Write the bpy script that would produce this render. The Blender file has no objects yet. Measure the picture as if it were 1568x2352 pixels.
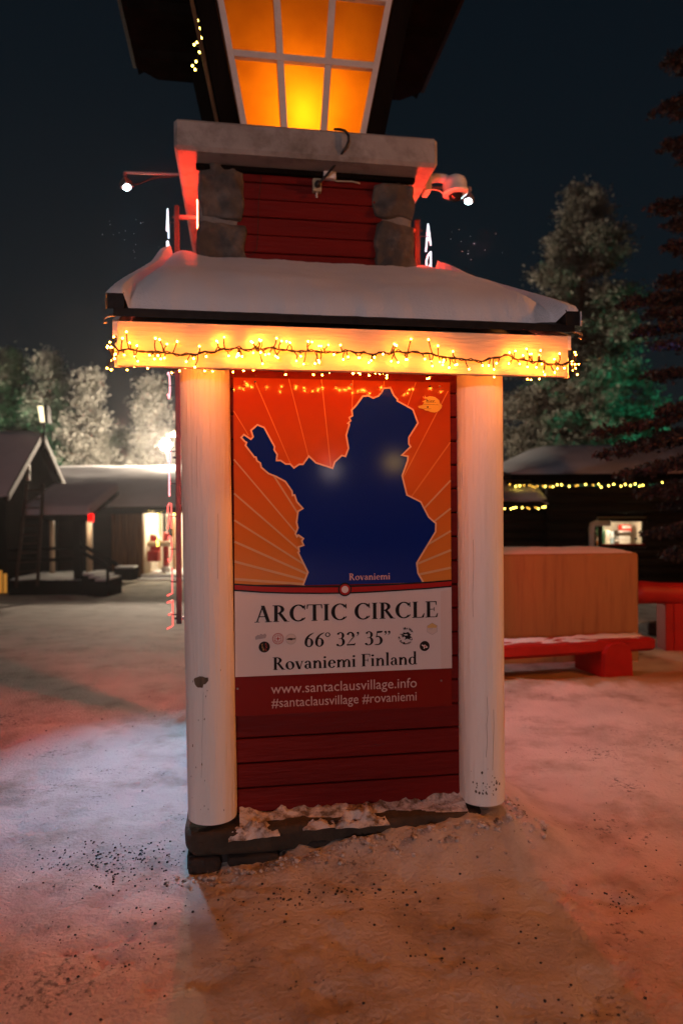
import bpy, math, random
import numpy as np
from mathutils import Matrix, Vector, noise as mnoise

R = math.radians
rng = random.Random(7)
nrg = np.random.default_rng(11)
sc = bpy.context.scene
COL = sc.collection

# ------------------------------------------------------------------ camera
EYE = 1.5
ROLL = R(0.35)
cam = bpy.data.cameras.new('camera')
camo = bpy.data.objects.new('camera', cam)
COL.objects.link(camo)
camo.matrix_world = Matrix.Translation((0, 0, EYE)) @ Matrix.Rotation(R(90), 4, 'X') @ Matrix.Rotation(-ROLL, 4, 'Z')
cam.sensor_fit = 'HORIZONTAL'
cam.sensor_width = 24.0
cam.lens = 24.0
cam.clip_start = 0.05
cam.clip_end = 3000
cam.dof.use_dof = True
cam.dof.focus_distance = 3.0
cam.dof.aperture_fstop = 1.5
sc.camera = camo

# ------------------------------------------------------------------ sky, moon
world = bpy.data.worlds.new('World')
sc.world = world
world.use_nodes = True
nt = world.node_tree
for n in list(nt.nodes):
    nt.nodes.remove(n)
wo = nt.nodes.new('ShaderNodeOutputWorld')
bg_n = nt.nodes.new('ShaderNodeBackground')
sky_n = nt.nodes.new('ShaderNodeTexSky')
sky_n.sky_type = 'NISHITA'
sky_n.sun_disc = False
sky_n.sun_elevation = R(4)
sky_n.sun_rotation = R(160)
geo_n = nt.nodes.new('ShaderNodeTexCoord')
sep_n = nt.nodes.new('ShaderNodeSeparateXYZ')
ramp = nt.nodes.new('ShaderNodeValToRGB')
nt.links.new(geo_n.outputs['Generated'], sep_n.inputs[0])
nt.links.new(sep_n.outputs['Z'], ramp.inputs[0])
cr = ramp.color_ramp
cr.elements[0].position = 0.0
cr.elements[0].color = (0.0095, 0.0115, 0.0125, 1)
cr.elements[1].position = 0.75
cr.elements[1].color = (0.0020, 0.0047, 0.0080, 1)
e = cr.elements.new(0.30)
e.color = (0.0036, 0.0072, 0.0105, 1)
mixw = nt.nodes.new('ShaderNodeMixRGB')
mixw.blend_type = 'ADD'
mixw.inputs[0].default_value = 0.0004
nt.links.new(ramp.outputs[0], mixw.inputs[1])
nt.links.new(sky_n.outputs[0], mixw.inputs[2])
nt.links.new(mixw.outputs[0], bg_n.inputs[0])
bg_n.inputs[1].default_value = 1.0
nt.links.new(bg_n.outputs[0], wo.inputs[0])

sun = bpy.data.lights.new('moon', 'SUN')
sun.energy = 0.012
sun.angle = R(0.5)
sun.color = (0.8, 0.85, 1.0)
suno = bpy.data.objects.new('moon', sun)
suno.rotation_euler = (R(50), 0, R(-20))
COL.objects.link(suno)

vs = sc.view_settings
vs.view_transform = 'Standard'
try:
    vs.look = 'None'
except Exception:
    pass
vs.gamma = 1
vs.exposure = 0
vs.use_curve_mapping = False
sc.render.engine = 'CYCLES'
sc.cycles.use_denoising = True
sc.cycles.max_bounces = 6
sc.cycles.sample_clamp_indirect = 4
sc.cycles.caustics_reflective = False
sc.cycles.caustics_refractive = False

# ------------------------------------------------------------------ lamp powers (tuned together)
L_SODIUM = 500      # orange lamp out of frame to the right
L_WHITE = 1500       # pale street lamp behind the viewer, off to the left
L_MIRROR = 9       # distant pale lamp mirrored in the sign
L_AMBER = 9       # small orange lamp behind the viewer
L_FLOOD_L = 640      # cold LED floodlight, left of the tower
L_FLOOD_R = 150
L_YARD = 5200        # bright white yard lamp far left
E_BULB = 290
E_NEON = 9

# ------------------------------------------------------------------ frame helpers
THETA = math.atan(0.150)
CT, SN = math.cos(THETA), math.sin(THETA)
OX, OY = 0.036, 3.091
TM = Matrix.Translation((OX, OY, 0)) @ Matrix.Rotation(THETA, 4, 'Z')


def ray(x, y):
    dx = (x - 784) / 1568.0
    dy = (1176 - y) / 1568.0
    c, s = math.cos(ROLL), math.sin(ROLL)
    return (c * dx + s * dy, -s * dx + c * dy)


def tw(x, y, v):
    """point (a, z) of the tower's own plane at depth v"""
    X, Z = ray(x, y)
    # camera in tower frame
    cu = -(OX * CT + OY * SN)
    cv = OX * SN - OY * CT
    du = X * CT + SN
    dv = -X * SN + CT
    t = (v - cv) / dv
    return (cu + du * t, EYE + Z * t)


def bg(x, y, Y):
    X, Z = ray(x, y)
    return Vector((X * Y, Y, EYE + Z * Y))


def c6(cx, cy):
    return ((560 + 0.38265 * cx) / 1.08865, (920 + 0.38265 * cy) / 1.08865)


def c7(cx, cy):
    return ((560 + 0.38265 * cx) / 1.08865, (1440 + 0.38265 * cy) / 1.08865)


def c8(cx, cy):
    return ((400 + 0.63776 * cx) / 1.08865, (1700 + 0.63776 * cy) / 1.08865)


# ------------------------------------------------------------------ materials
def mat(name, col, rough=0.6, metal=0.0, var=0.0, vscale=6.0, bump=0.0, bscale=40.0, stretch=(1, 1, 1),
        dirt=None, dscale=3.0, dlo=0.55, dhi=0.7, spec=0.5, coat=0.0):
    m = bpy.data.materials.new(name)
    m.use_nodes = True
    n = m.node_tree
    b = n.nodes['Principled BSDF']
    b.inputs['Roughness'].default_value = rough
    b.inputs['Metallic'].default_value = metal
    b.inputs['Specular IOR Level'].default_value = spec
    b.inputs['Coat Weight'].default_value = coat
    b.inputs['Coat Roughness'].default_value = 0.12
    b.inputs['Base Color'].default_value = (*col, 1)
    tc = n.nodes.new('ShaderNodeTexCoord')
    mp = n.nodes.new('ShaderNodeMapping')
    mp.inputs['Scale'].default_value = stretch
    n.links.new(tc.outputs['Object'], mp.inputs[0])
    last = None
    if var > 0:
        nz = n.nodes.new('ShaderNodeTexNoise')
        nz.inputs['Scale'].default_value = vscale
        nz.inputs['Detail'].default_value = 6
        n.links.new(mp.outputs[0], nz.inputs['Vector'])
        rp = n.nodes.new('ShaderNodeValToRGB')
        rp.color_ramp.elements[0].position = 0.3
        rp.color_ramp.elements[1].position = 0.7
        rp.color_ramp.elements[0].color = (*[max(0, c * (1 - var)) for c in col], 1)
        rp.color_ramp.elements[1].color = (*[min(1, c * (1 + var)) for c in col], 1)
        n.links.new(nz.outputs['Fac'], rp.inputs[0])
        last = rp.outputs[0]
    if dirt is not None:
        nz2 = n.nodes.new('ShaderNodeTexNoise')
        nz2.inputs['Scale'].default_value = dscale
        nz2.inputs['Detail'].default_value = 8
        nz2.inputs['Roughness'].default_value = 0.65
        n.links.new(mp.outputs[0], nz2.inputs['Vector'])
        r2 = n.nodes.new('ShaderNodeValToRGB')
        r2.color_ramp.elements[0].position = dlo
        r2.color_ramp.elements[1].position = dhi
        n.links.new(nz2.outputs['Fac'], r2.inputs[0])
        mx = n.nodes.new('ShaderNodeMixRGB')
        n.links.new(r2.outputs[0], mx.inputs[0])
        if last:
            n.links.new(last, mx.inputs[1])
        else:
            mx.inputs[1].default_value = (*col, 1)
        mx.inputs[2].default_value = (*dirt, 1)
        last = mx.outputs[0]
    if last:
        n.links.new(last, b.inputs['Base Color'])
    if bump > 0:
        nb = n.nodes.new('ShaderNodeTexNoise')
        nb.inputs['Scale'].default_value = bscale
        nb.inputs['Detail'].default_value = 8
        n.links.new(mp.outputs[0], nb.inputs['Vector'])
        bp = n.nodes.new('ShaderNodeBump')
        bp.inputs['Strength'].default_value = bump
        bp.inputs['Distance'].default_value = 0.02
        n.links.new(nb.outputs['Fac'], bp.inputs['Height'])
        n.links.new(bp.outputs[0], b.inputs['Normal'])
    return m


def emit(name, col, strength):
    m = bpy.data.materials.new(name)
    m.use_nodes = True
    b = m.node_tree.nodes['Principled BSDF']
    b.inputs['Base Color'].default_value = (*[c * 0.5 for c in col], 1)
    b.inputs['Emission Color'].default_value = (*col, 1)
    b.inputs['Emission Strength'].default_value = strength
    return m


M = {}
M['white_log'] = mat('white_painted_log', (0.80, 0.77, 0.72), 0.55, var=0.10, vscale=5, bump=0.5, bscale=60,
                     stretch=(1, 1, 0.06), dirt=(0.10, 0.08, 0.06), dscale=26, dlo=0.72, dhi=0.76)
M['white_board'] = mat('white_painted_board', (0.80, 0.77, 0.70), 0.5, var=0.05, vscale=5, bump=0.3, bscale=70,
                       stretch=(0.1, 1, 1), dirt=(0.12, 0.10, 0.08), dscale=40, dlo=0.74, dhi=0.78)
M['amber_glow_board'] = mat('glow_tinted_board', (0.80, 0.68, 0.46), 0.55, spec=0.2, var=0.05, vscale=5, bump=0.3, bscale=70,
                       stretch=(0.1, 1, 1), dirt=(0.12, 0.10, 0.08), dscale=40, dlo=0.74, dhi=0.78)  # fascia white warmed in its colour to carry the bulbs' amber glow
M['red_board'] = mat('red_painted_board', (0.155, 0.005, 0.003), 0.6, spec=0.2, var=0.22, vscale=5, bump=0.3, bscale=50,
                     stretch=(0.15, 1, 1), dirt=(0.05, 0.02, 0.02), dscale=20, dlo=0.66, dhi=0.74)
M['bare_wood'] = mat('weathered_bare_wood', (0.11, 0.075, 0.045), 0.8, var=0.4, vscale=20, stretch=(3, 3, 0.4))
M['concrete'] = mat('grey_cast_concrete', (0.34, 0.32, 0.30), 0.85, var=0.15, vscale=4, bump=0.3, bscale=60,
                    dirt=(0.16, 0.14, 0.12), dscale=5, dlo=0.5, dhi=0.75)
M['stained'] = mat('stained_planter_concrete', (0.32, 0.17, 0.06), 0.8, spec=0.2, var=0.16, vscale=3, bump=0.25, bscale=50,
                   stretch=(4, 4, 0.3), dirt=(0.20, 0.10, 0.04), dscale=3, dlo=0.45, dhi=0.7)
M['stone'] = mat('rough_field_stone', (0.115, 0.095, 0.08), 0.85, var=0.5, vscale=9, bump=0.9, bscale=16,
                 dirt=(0.07, 0.06, 0.05), dscale=7, dlo=0.45, dhi=0.62)
M['mortar'] = mat('grey_mortar', (0.22, 0.20, 0.18), 0.9, var=0.2, vscale=18, bump=0.6, bscale=40)
M['brick'] = mat('dark_base_stone', (0.032, 0.022, 0.016), 0.85, var=0.5, vscale=12, bump=0.8, bscale=30)
M['step'] = mat('dirty_concrete_step', (0.05, 0.034, 0.021), 0.9, var=0.4, vscale=10, bump=0.7, bscale=30)
M['black_tin'] = mat('black_roof_tin', (0.014, 0.013, 0.012), 0.6, spec=0.15, var=0.3, vscale=30, bump=0.1)
M['dark_wood'] = mat('dark_tarred_wood', (0.008, 0.006, 0.005), 0.75, spec=0.0, var=0.4, vscale=6, bump=0.3, stretch=(1, 1, 0.2))
M['grey_paint'] = mat('dull_grey_paint', (0.30, 0.28, 0.25), 0.7, var=0.1)
M['ladder_wood'] = mat('dark_ladder_wood', (0.05, 0.03, 0.018), 0.7, spec=0.2, var=0.3)
M['brown_wood'] = mat('brown_wall_wood', (0.16, 0.075, 0.028), 0.6, spec=0.2, var=0.45, vscale=5, stretch=(3, 3, 0.3), bump=0.3)
M['log_wall'] = mat('dark_brown_log', (0.014, 0.009, 0.006), 0.75, spec=0.1, var=0.4, vscale=4, stretch=(0.2, 2, 2), bump=0.3)
M['red_log'] = mat('red_painted_log', (0.33, 0.012, 0.007), 0.5, spec=0.3, var=0.15, vscale=5, bump=0.2, bscale=30,
                   dirt=(0.30, 0.09, 0.05), dscale=6, dlo=0.62, dhi=0.75)
M['snow'] = mat('fresh_roof_snow', (0.80, 0.79, 0.80), 0.7, var=0.03, vscale=3, bump=0.35, bscale=90)
M['snow_far'] = mat('far_roof_snow', (0.72, 0.72, 0.74), 0.7, var=0.05, vscale=1.5, bump=0.2, bscale=10)
M['black'] = mat('black_rubber', (0.012, 0.012, 0.012), 0.5)
M['white_plastic'] = mat('white_plastic', (0.72, 0.70, 0.68), 0.35, var=0.03)
M['cream_plastic'] = mat('aged_cream_plastic', (0.42, 0.36, 0.24), 0.5, var=0.15)
M['grey_metal'] = mat('dull_grey_metal', (0.20, 0.19, 0.19), 0.45, metal=0.6, var=0.15)
M['steel'] = mat('steel_screw', (0.5, 0.48, 0.46), 0.35, metal=0.9)
M['lens_glass'] = mat('black_lens_dome', (0.006, 0.006, 0.007), 0.06)
M['bark'] = mat('pine_bark', (0.16, 0.085, 0.05), 0.85, var=0.4, vscale=6, bump=0.5, bscale=14)
M['grit'] = mat('dark_grit', (0.035, 0.034, 0.036), 0.7, var=0.4, vscale=30)
M['rock'] = mat('grey_boulder', (0.13, 0.11, 0.10), 0.85, var=0.35, vscale=8, bump=0.7)
M['bulb'] = emit('warm_fairy_bulb', (1.0, 0.20, 0.014), E_BULB)
M['bulb_far'] = emit('yellow_fairy_bulb', (1.0, 0.70, 0.10), 26)
M['bulb_dim'] = emit('amber_fairy_bulb', (1.0, 0.50, 0.06), 8)
M['neon_white'] = emit('white_neon_tube', (0.75, 0.88, 1.0), 1.6)
M['neon_pale'] = emit('pale_pink_neon_tube', (1.0, 0.50, 0.55), 1.5)
M['neon_pink'] = emit('pink_neon_tube', (1.0, 0.17, 0.13), 1.3)
M['neon_red'] = emit('red_neon_tube', (1.0, 0.040, 0.014), 400)
M['neon_red_low'] = emit('dim_red_neon_tube', (1.0, 0.085, 0.060), 240)
M['led'] = emit('cold_led_chip', (0.65, 0.95, 1.0), 60)
M['yard_glow'] = emit('yard_lamp_globe', (1.0, 0.80, 0.60), L_YARD / (math.pi * 4 * math.pi * 0.20 ** 2))
M['panel_glow'] = emit('lit_lamp_panel', (1.0, 0.86, 0.52), 2.2)
M['exit_red'] = emit('red_lit_sign', (1.0, 0.0, 0.0), 2.5)
M['lamp_core'] = emit('lantern_lamp_tube', (1.0, 0.62, 0.16), 34)


def frost_mat(name, dark, pale, lo=0.38, hi=0.62, scale=1.6):
    m = mat(name, pale, 0.8)
    n = m.node_tree
    b = n.nodes['Principled BSDF']
    tc = n.nodes.new('ShaderNodeTexCoord')
    nz = n.nodes.new('ShaderNodeTexNoise')
    nz.inputs['Scale'].default_value = scale
    nz.inputs['Detail'].default_value = 5
    rp = n.nodes.new('ShaderNodeValToRGB')
    rp.color_ramp.elements[0].position = lo
    rp.color_ramp.elements[1].position = hi
    rp.color_ramp.elements[0].color = (*dark, 1)
    rp.color_ramp.elements[1].color = (*pale, 1)
    n.links.new(tc.outputs['Object'], nz.inputs['Vector'])
    n.links.new(nz.outputs['Fac'], rp.inputs[0])
    n.links.new(rp.outputs[0], b.inputs['Base Color'])
    return m


M['frost_pine'] = frost_mat('frosted_pine_needles', (0.24, 0.24, 0.20), (0.55, 0.54, 0.48))
M['frost_pine_dark'] = frost_mat('half_frosted_pine_needles', (0.12, 0.12, 0.09), (0.52, 0.50, 0.42), 0.38, 0.66, 1.6)
M['spruce'] = frost_mat('dark_spruce_needles', (0.008, 0.008, 0.011), (0.034, 0.030, 0.044), 0.45, 0.72, 5.0)


# ------------------------------------------------------------------ mesh builder
class MB:
    def __init__(self):
        self.v = []
        self.f = []

    def add(self, vs_, fs_):
        o = len(self.v)
        self.v += [tuple(p) for p in vs_]
        self.f += [tuple(i + o for i in f) for f in fs_]
        return self

    def box(self, x0, y0, z0, x1, y1, z1):
        v = [(x0, y0, z0), (x1, y0, z0), (x1, y1, z0), (x0, y1, z0), (x0, y0, z1), (x1, y0, z1), (x1, y1, z1), (x0, y1, z1)]
        return self.add(v, [(3, 2, 1, 0), (4, 5, 6, 7), (0, 1, 5, 4), (1, 2, 6, 5), (2, 3, 7, 6), (3, 0, 4, 7)])

    def hexa(self, b, t):
        """bottom four and top four corners, both counter-clockwise seen from above"""
        return self.add(list(b) + list(t), [(3, 2, 1, 0), (4, 5, 6, 7), (0, 1, 5, 4), (1, 2, 6, 5), (2, 3, 7, 6), (3, 0, 4, 7)])

    def bevbox(self, x0, y0, z0, x1, y1, z1, b):
        """box with all vertical and horizontal edges chamfered (24 verts)"""
        vs_, idx = [], {}
        xs, ys, zs = (x0, x1), (y0, y1), (z0, z1)
        for i in (0, 1):
            for j in (0, 1):
                for k in (0, 1):
                    sx, sy, sz = (1 if i == 0 else -1), (1 if j == 0 else -1), (1 if k == 0 else -1)
                    p = (xs[i], ys[j], zs[k])
                    idx[i, j, k, 0] = len(vs_); vs_.append((p[0], p[1] + sy * b, p[2] + sz * b))
                    idx[i, j, k, 1] = len(vs_); vs_.append((p[0] + sx * b, p[1], p[2] + sz * b))
                    idx[i, j, k, 2] = len(vs_); vs_.append((p[0] + sx * b, p[1] + sy * b, p[2]))
        fs = []
        q = lambda *k: fs.append(tuple(idx[x] for x in k))
        for s in (0, 1):
            q((s, 0, 0, 0), (s, 1, 0, 0), (s, 1, 1, 0), (s, 0, 1, 0))
            q((0, s, 0, 1), (1, s, 0, 1), (1, s, 1, 1), (0, s, 1, 1))
            q((0, 0, s, 2), (1, 0, s, 2), (1, 1, s, 2), (0, 1, s, 2))
        for i in (0, 1):
            for j in (0, 1):
                q((i, j, 0, 0), (i, j, 1, 0), (i, j, 1, 1), (i, j, 0, 1))
                q((i, 0, j, 0), (i, 1, j, 0), (i, 1, j, 2), (i, 0, j, 2))
                q((0, i, j, 1), (1, i, j, 1), (1, i, j, 2), (0, i, j, 2))
                for k in (0, 1):
                    q((i, j, k, 0), (i, j, k, 1), (i, j, k, 2))
        return self.add(vs_, fs)

    def tube(self, pts, r, n=8, cap=True):
        pts = [Vector(p) for p in pts]
        rr = r if isinstance(r, (list, tuple)) else [r] * len(pts)
        rings, up = [], None
        for i, p in enumerate(pts):
            t = (pts[min(i + 1, len(pts) - 1)] - pts[max(i - 1, 0)])
            if t.length < 1e-9:
                t = Vector((0, 0, 1))
            t.normalize()
            if up is None or abs(up.dot(t)) > 0.98:
                up = Vector((0, 0, 1)) if abs(t.z) < 0.9 else Vector((1, 0, 0))
            s = t.cross(up).normalized()
            u = s.cross(t).normalized()
            up = u
            rings.append([p + s * (rr[i] * math.cos(2 * math.pi * k / n)) + u * (rr[i] * math.sin(2 * math.pi * k / n)) for k in range(n)])
        vs_ = [q for ring in rings for q in ring]
        fs = []
        for i in range(len(pts) - 1):
            for k in range(n):
                k2 = (k + 1) % n
                fs.append((i * n + k, i * n + k2, (i + 1) * n + k2, (i + 1) * n + k))
        if cap:
            fs.append(tuple(range(n - 1, -1, -1)))
            fs.append(tuple((len(pts) - 1) * n + k for k in range(n)))
        return self.add(vs_, fs)

    def sphere(self, c, r, nu=8, nv=6, sc_=(1, 1, 1)):
        vs_ = [(c[0], c[1], c[2] + r * sc_[2])]
        for j in range(1, nv):
            ph = math.pi * j / nv
            for i in range(nu):
                th = 2 * math.pi * i / nu
                vs_.append((c[0] + r * sc_[0] * math.sin(ph) * math.cos(th), c[1] + r * sc_[1] * math.sin(ph) * math.sin(th), c[2] + r * sc_[2] * math.cos(ph)))
        vs_.append((c[0], c[1], c[2] - r * sc_[2]))
        fs = [(0, 1 + i, 1 + (i + 1) % nu) for i in range(nu)]
        for j in range(nv - 2):
            for i in range(nu):
                a, b = 1 + j * nu + i, 1 + j * nu + (i + 1) % nu
                fs.append((a, a + nu, b + nu, b))
        o = 1 + (nv - 2) * nu
        fs += [(o + i, len(vs_) - 1, o + (i + 1) % nu) for i in range(nu)]
        return self.add(vs_, fs)

    def grid(self, nx, ny, fn):
        vs_ = [fn(i, j) for j in range(ny + 1) for i in range(nx + 1)]
        w = nx + 1
        return self.add(vs_, [(j * w + i, j * w + i + 1, (j + 1) * w + i + 1, (j + 1) * w + i) for j in range(ny) for i in range(nx)])

    def build(self, name, m, parent=None, base=(0, 0, 0), smooth=False, fix=False):
        me = bpy.data.meshes.new(name)
        b = Vector(base)
        me.from_pydata([tuple(Vector(p) - b) for p in self.v], [], self.f)
        if fix:
            import bmesh
            bm = bmesh.new()
            bm.from_mesh(me)
            bmesh.ops.recalc_face_normals(bm, faces=bm.faces)
            bm.to_mesh(me)
            bm.free()
        me.update()
        if smooth:
            me.polygons.foreach_set('use_smooth', [True] * len(me.polygons))
        if m is not None:
            me.materials.append(m)
        o = bpy.data.objects.new(name, me)
        COL.objects.link(o)
        if parent is not None:
            o.parent = parent
        return o


def tag(o, label, cat, group=None, kind=None):
    if label:
        o['label'] = label
    if cat:
        o['category'] = cat
    if group:
        o['group'] = group
    if kind:
        o['kind'] = kind
    return o


class Thing:
    """a top-level Empty whose children are built in tower or world coordinates"""

    def __init__(self, name, label, cat, base=(0, 0, 0), tower=False, group=None):
        self.base = Vector(base)
        o = bpy.data.objects.new(name, None)
        COL.objects.link(o)
        o.empty_display_size = 0.1
        if tower:
            p = TM @ self.base
            o.location = p
            o.rotation_euler = (0, 0, THETA)
        else:
            o.location = self.base
        self.o = o
        tag(o, label, cat, group)

    def part(self, name, mb, m, parent=None, smooth=False, fix=False, label=None):
        o = mb.build(name, m, parent if parent is not None else self.o, self.base, smooth, fix)
        if label:
            o['label'] = label
        return o

    def inst(self, name, src, loc, rot=None, scale=None, parent=None):
        """copy of a part sharing its mesh; src mesh is built round its own origin"""
        o = src.copy()
        o.name = name
        COL.objects.link(o)
        o.parent = parent if parent is not None else self.o
        o.location = Vector(loc) - self.base
        if rot:
            o.rotation_euler = rot
        if scale:
            o.scale = scale
        return o


def point_light(name, loc, power, col, radius=0.1, parent=None, base=(0, 0, 0), kind='POINT', target=None, size=R(70), blend=0.6, tower=False):
    l = bpy.data.lights.new(name, kind)
    l.energy = power
    l.color = col
    l.shadow_soft_size = radius
    o = bpy.data.objects.new(name, l)
    COL.objects.link(o)
    o.location = Vector(loc) - Vector(base)
    if parent is not None:
        o.parent = parent
    if kind == 'SPOT':
        l.spot_size = size
        l.spot_blend = blend
        d = Vector(target) - Vector(loc)
        o.rotation_euler = d.to_track_quat('-Z', 'Y').to_euler()
    return o


def fbm(x, y, s, o=4, seed=0.0):
    t, a = 0.0, 1.0
    for k in range(o):
        t += a * mnoise.noise(Vector((x * s + seed, y * s - seed, seed * 1.7)))
        a *= 0.5
        s *= 2.05
    return t


def sstep(a, b, x):
    t = min(1.0, max(0.0, (x - a) / (b - a)))
    return t * t * (3 - 2 * t)


# ================================================================== GROUND
PRINTS = {}
prr = random.Random(19)
for q in range(120):
    fy = 1.7 + 3.6 * prr.random() ** 1.1
    fx = (prr.random() - 0.5) * 1.1 * fy
    ang = prr.gauss(1.2, 0.7)
    pr_ = (fx, fy, math.cos(ang), math.sin(ang), prr.uniform(0.003, 0.008))
    for ci in range(int((fx - 0.25) // 0.25), int((fx + 0.25) // 0.25) + 1):
        for cj in range(int((fy - 0.25) // 0.25), int((fy + 0.25) // 0.25) + 1):
            PRINTS.setdefault((ci, cj), []).append(pr_)


def prints_h(X, Y):
    h = 0.0
    for (fx, fy, c, s_, dp) in PRINTS.get((int(X // 0.25), int(Y // 0.25)), ()):
        u = (X - fx) * c + (Y - fy) * s_
        v = -(X - fx) * s_ + (Y - fy) * c
        wdt = 0.048 - 0.010 * math.cos(u * 22)
        q = (u / 0.145) ** 4 + (v / wdt) ** 4
        if q < 1:
            h -= dp * (1 - q ** 3) * (1 + 0.35 * math.sin(u * 150))
        elif q < 4.5:
            h += dp * 0.45 * math.exp(-((q - 1.7) / 1.0) ** 2)
    return h


def ground_h(X, Y):
    d = math.hypot(X, Y)
    h = -0.62 * sstep(6.5, 19, Y) * sstep(3.0, -2.5, X * 1.0) - 0.25 * sstep(8, 16, Y) * sstep(-2.5, 3.0, X)
    if Y > 19:
        h += 0.0
    a = (X - OX) * CT + (Y - OY) * SN
    v = -(X - OX) * SN + (Y - OY) * CT
    if d < 14:
        h += 0.016 * fbm(X, Y, 0.9, 4, 3.1) + 0.006 * fbm(X, Y, 6.0, 3, 9.2)
    if -2.2 < v < 1.6 and abs(a) < 1.9:
        # packed snow banked against the front of the plinth, deeper to the right
        amp = 0.015 + 0.105 * sstep(-0.55, 0.35, a)
        dv = max(0.0, -0.13 - v)
        side = 1.0 if abs(a) < 0.72 else math.exp(-((abs(a) - 0.72) / 0.22) ** 2)
        bank = amp * side * math.exp(-(dv / 0.16) ** 2) * (1.0 if v < 0.3 else math.exp(-((v - 0.3) / 0.3) ** 2))
        lump = 0.03 * max(0, fbm(X, Y, 11.0, 3, 5.5)) * math.exp(-(dv / 0.2) ** 2) * side
        h += bank + lump
        h += -0.035 * math.exp(-((a + 0.72) / 0.25) ** 2 - ((v + 0.15) / 0.2) ** 2)
    if 1.2 < Y < 5.8 and abs(X) < 3.4:
        h += prints_h(X, Y)
        h += 0.0045 * fbm(X * 0.6, Y * 1.6, 14.0, 3, 4.4)
    # trodden prints
    for (fx, fy, r, dp) in ((0.83, 2.62, 0.16, 0.018), (1.06, 2.62, 0.10, 0.014), (-0.80, 2.35, 0.16, 0.016), (0.33, 2.30, 0.14, 0.010), (-0.75, 4.0, 0.2, 0.012)):
        q = ((X - fx) / r) ** 2 + ((Y - fy) / (r * 0.9)) ** 2
        if q < 6:
            h -= dp * math.exp(-q) * (1 + 1.2 * fbm(X, Y, 22, 3, 1.0))
    # shovelled snow edge behind the right bench
    if 0.9 < X < 8 and 4.9 < Y < 8.5:
        yl = 5.72 + 0.10 * (X - 1) + 0.10 * fbm(X, 0.0, 2.2, 3, 2.0)
        h += 0.05 * math.exp(-((Y - yl) / 0.22) ** 2) - 0.03 * sstep(yl, yl + 0.35, Y)
    return h


def axis(lo, hi, core_lo, core_hi, step, grow=1.16):
    c = list(np.arange(core_lo, core_hi + 1e-6, step))
    s, x = step, core_hi
    up = []
    while x < hi:
        s *= grow
        x += s
        up.append(x)
    s, x = step, core_lo
    dn = []
    while x > lo:
        s *= grow
        x -= s
        dn.append(x)
    return dn[::-1] + c + up


gx = axis(-260, 260, -2.3, 2.6, 0.022)
gy = axis(-60, 420, 1.4, 4.2, 0.022, 1.07)
g = MB()
g.grid(len(gx) - 1, len(gy) - 1, lambda i, j: (gx[i], gy[j], ground_h(gx[i], gy[j])))
ground_mat = mat('trodden_snow', (0.52, 0.465, 0.41), 0.75, var=0.12, vscale=2.6, bump=0.55, bscale=60,
                 dirt=(0.23, 0.17, 0.12), dscale=2.3, dlo=0.48, dhi=0.74)
# ochre sand showing round the bench and a second layer of dark smears with a shape of their own
n = ground_mat.node_tree
b = n.nodes['Principled BSDF']
prev = b.inputs['Base Color'].links[0].from_socket
tc = n.nodes.new('ShaderNodeTexCoord')
mpg = n.nodes.new('ShaderNodeMapping')
mpg.inputs['Location'].default_value = (-2.2 / 2.6, -6.15 / 0.5, 0)
mpg.inputs['Scale'].default_value = (1 / 2.6, 1 / 0.5, 0)
n.links.new(tc.outputs['Object'], mpg.inputs[0])
ln = n.nodes.new('ShaderNodeVectorMath')
ln.operation = 'LENGTH'
n.links.new(mpg.outputs[0], ln.inputs[0])
nz = n.nodes.new('ShaderNodeTexNoise')
nz.inputs['Scale'].default_value = 5
nz.inputs['Detail'].default_value = 6
n.links.new(tc.outputs['Object'], nz.inputs['Vector'])
ad = n.nodes.new('ShaderNodeMath')
ad.operation = 'ADD'
n.links.new(ln.outputs['Value'], ad.inputs[0])
n.links.new(nz.outputs['Fac'], ad.inputs[1])
rp = n.nodes.new('ShaderNodeValToRGB')
rp.color_ramp.elements[0].position = 0.98
rp.color_ramp.elements[0].color = (1, 1, 1, 1)
rp.color_ramp.elements[1].position = 1.0
rp.color_ramp.elements[1].color = (0, 0, 0, 1)
dv = n.nodes.new('ShaderNodeMath')
dv.operation = 'MULTIPLY'
dv.inputs[1].default_value = 0.72
n.links.new(ad.outputs[0], dv.inputs[0])
n.links.new(dv.outputs[0], rp.inputs[0])
rp.color_ramp.elements[0].position = 0.80
mx = n.nodes.new('ShaderNodeMixRGB')
n.links.new(rp.outputs[0], mx.inputs[0])
n.links.new(prev, mx.inputs[1])
mx.inputs[2].default_value = (0.34, 0.22, 0.10, 1)
# fine specks
nz3 = n.nodes.new('ShaderNodeTexNoise')
nz3.inputs['Scale'].default_value = 38
nz3.inputs['Detail'].default_value = 5
nz3.inputs['Roughness'].default_value = 0.7
n.links.new(tc.outputs['Object'], nz3.inputs['Vector'])
nz4 = n.nodes.new('ShaderNodeTexNoise')
nz4.inputs['Scale'].default_value = 1.7
nz4.inputs['Detail'].default_value = 3
n.links.new(tc.outputs['Object'], nz4.inputs['Vector'])
mu = n.nodes.new('ShaderNodeMath')
mu.operation = 'MULTIPLY'
n.links.new(nz3.outputs['Fac'], mu.inputs[0])
n.links.new(nz4.outputs['Fac'], mu.inputs[1])
rp3 = n.nodes.new('ShaderNodeValToRGB')
rp3.color_ramp.elements[0].position = 0.335
rp3.color_ramp.elements[1].position = 0.40
n.links.new(mu.outputs[0], rp3.inputs[0])
mx3 = n.nodes.new('ShaderNodeMixRGB')
n.links.new(rp3.outputs[0], mx3.inputs[0])
n.links.new(mx.outputs[0], mx3.inputs[1])
mx3.inputs[2].default_value = (0.14, 0.12, 0.11, 1)
n.links.new(mx3.outputs[0], b.inputs['Base Color'])
go = g.build('snow_ground', ground_mat, smooth=True)
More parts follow.
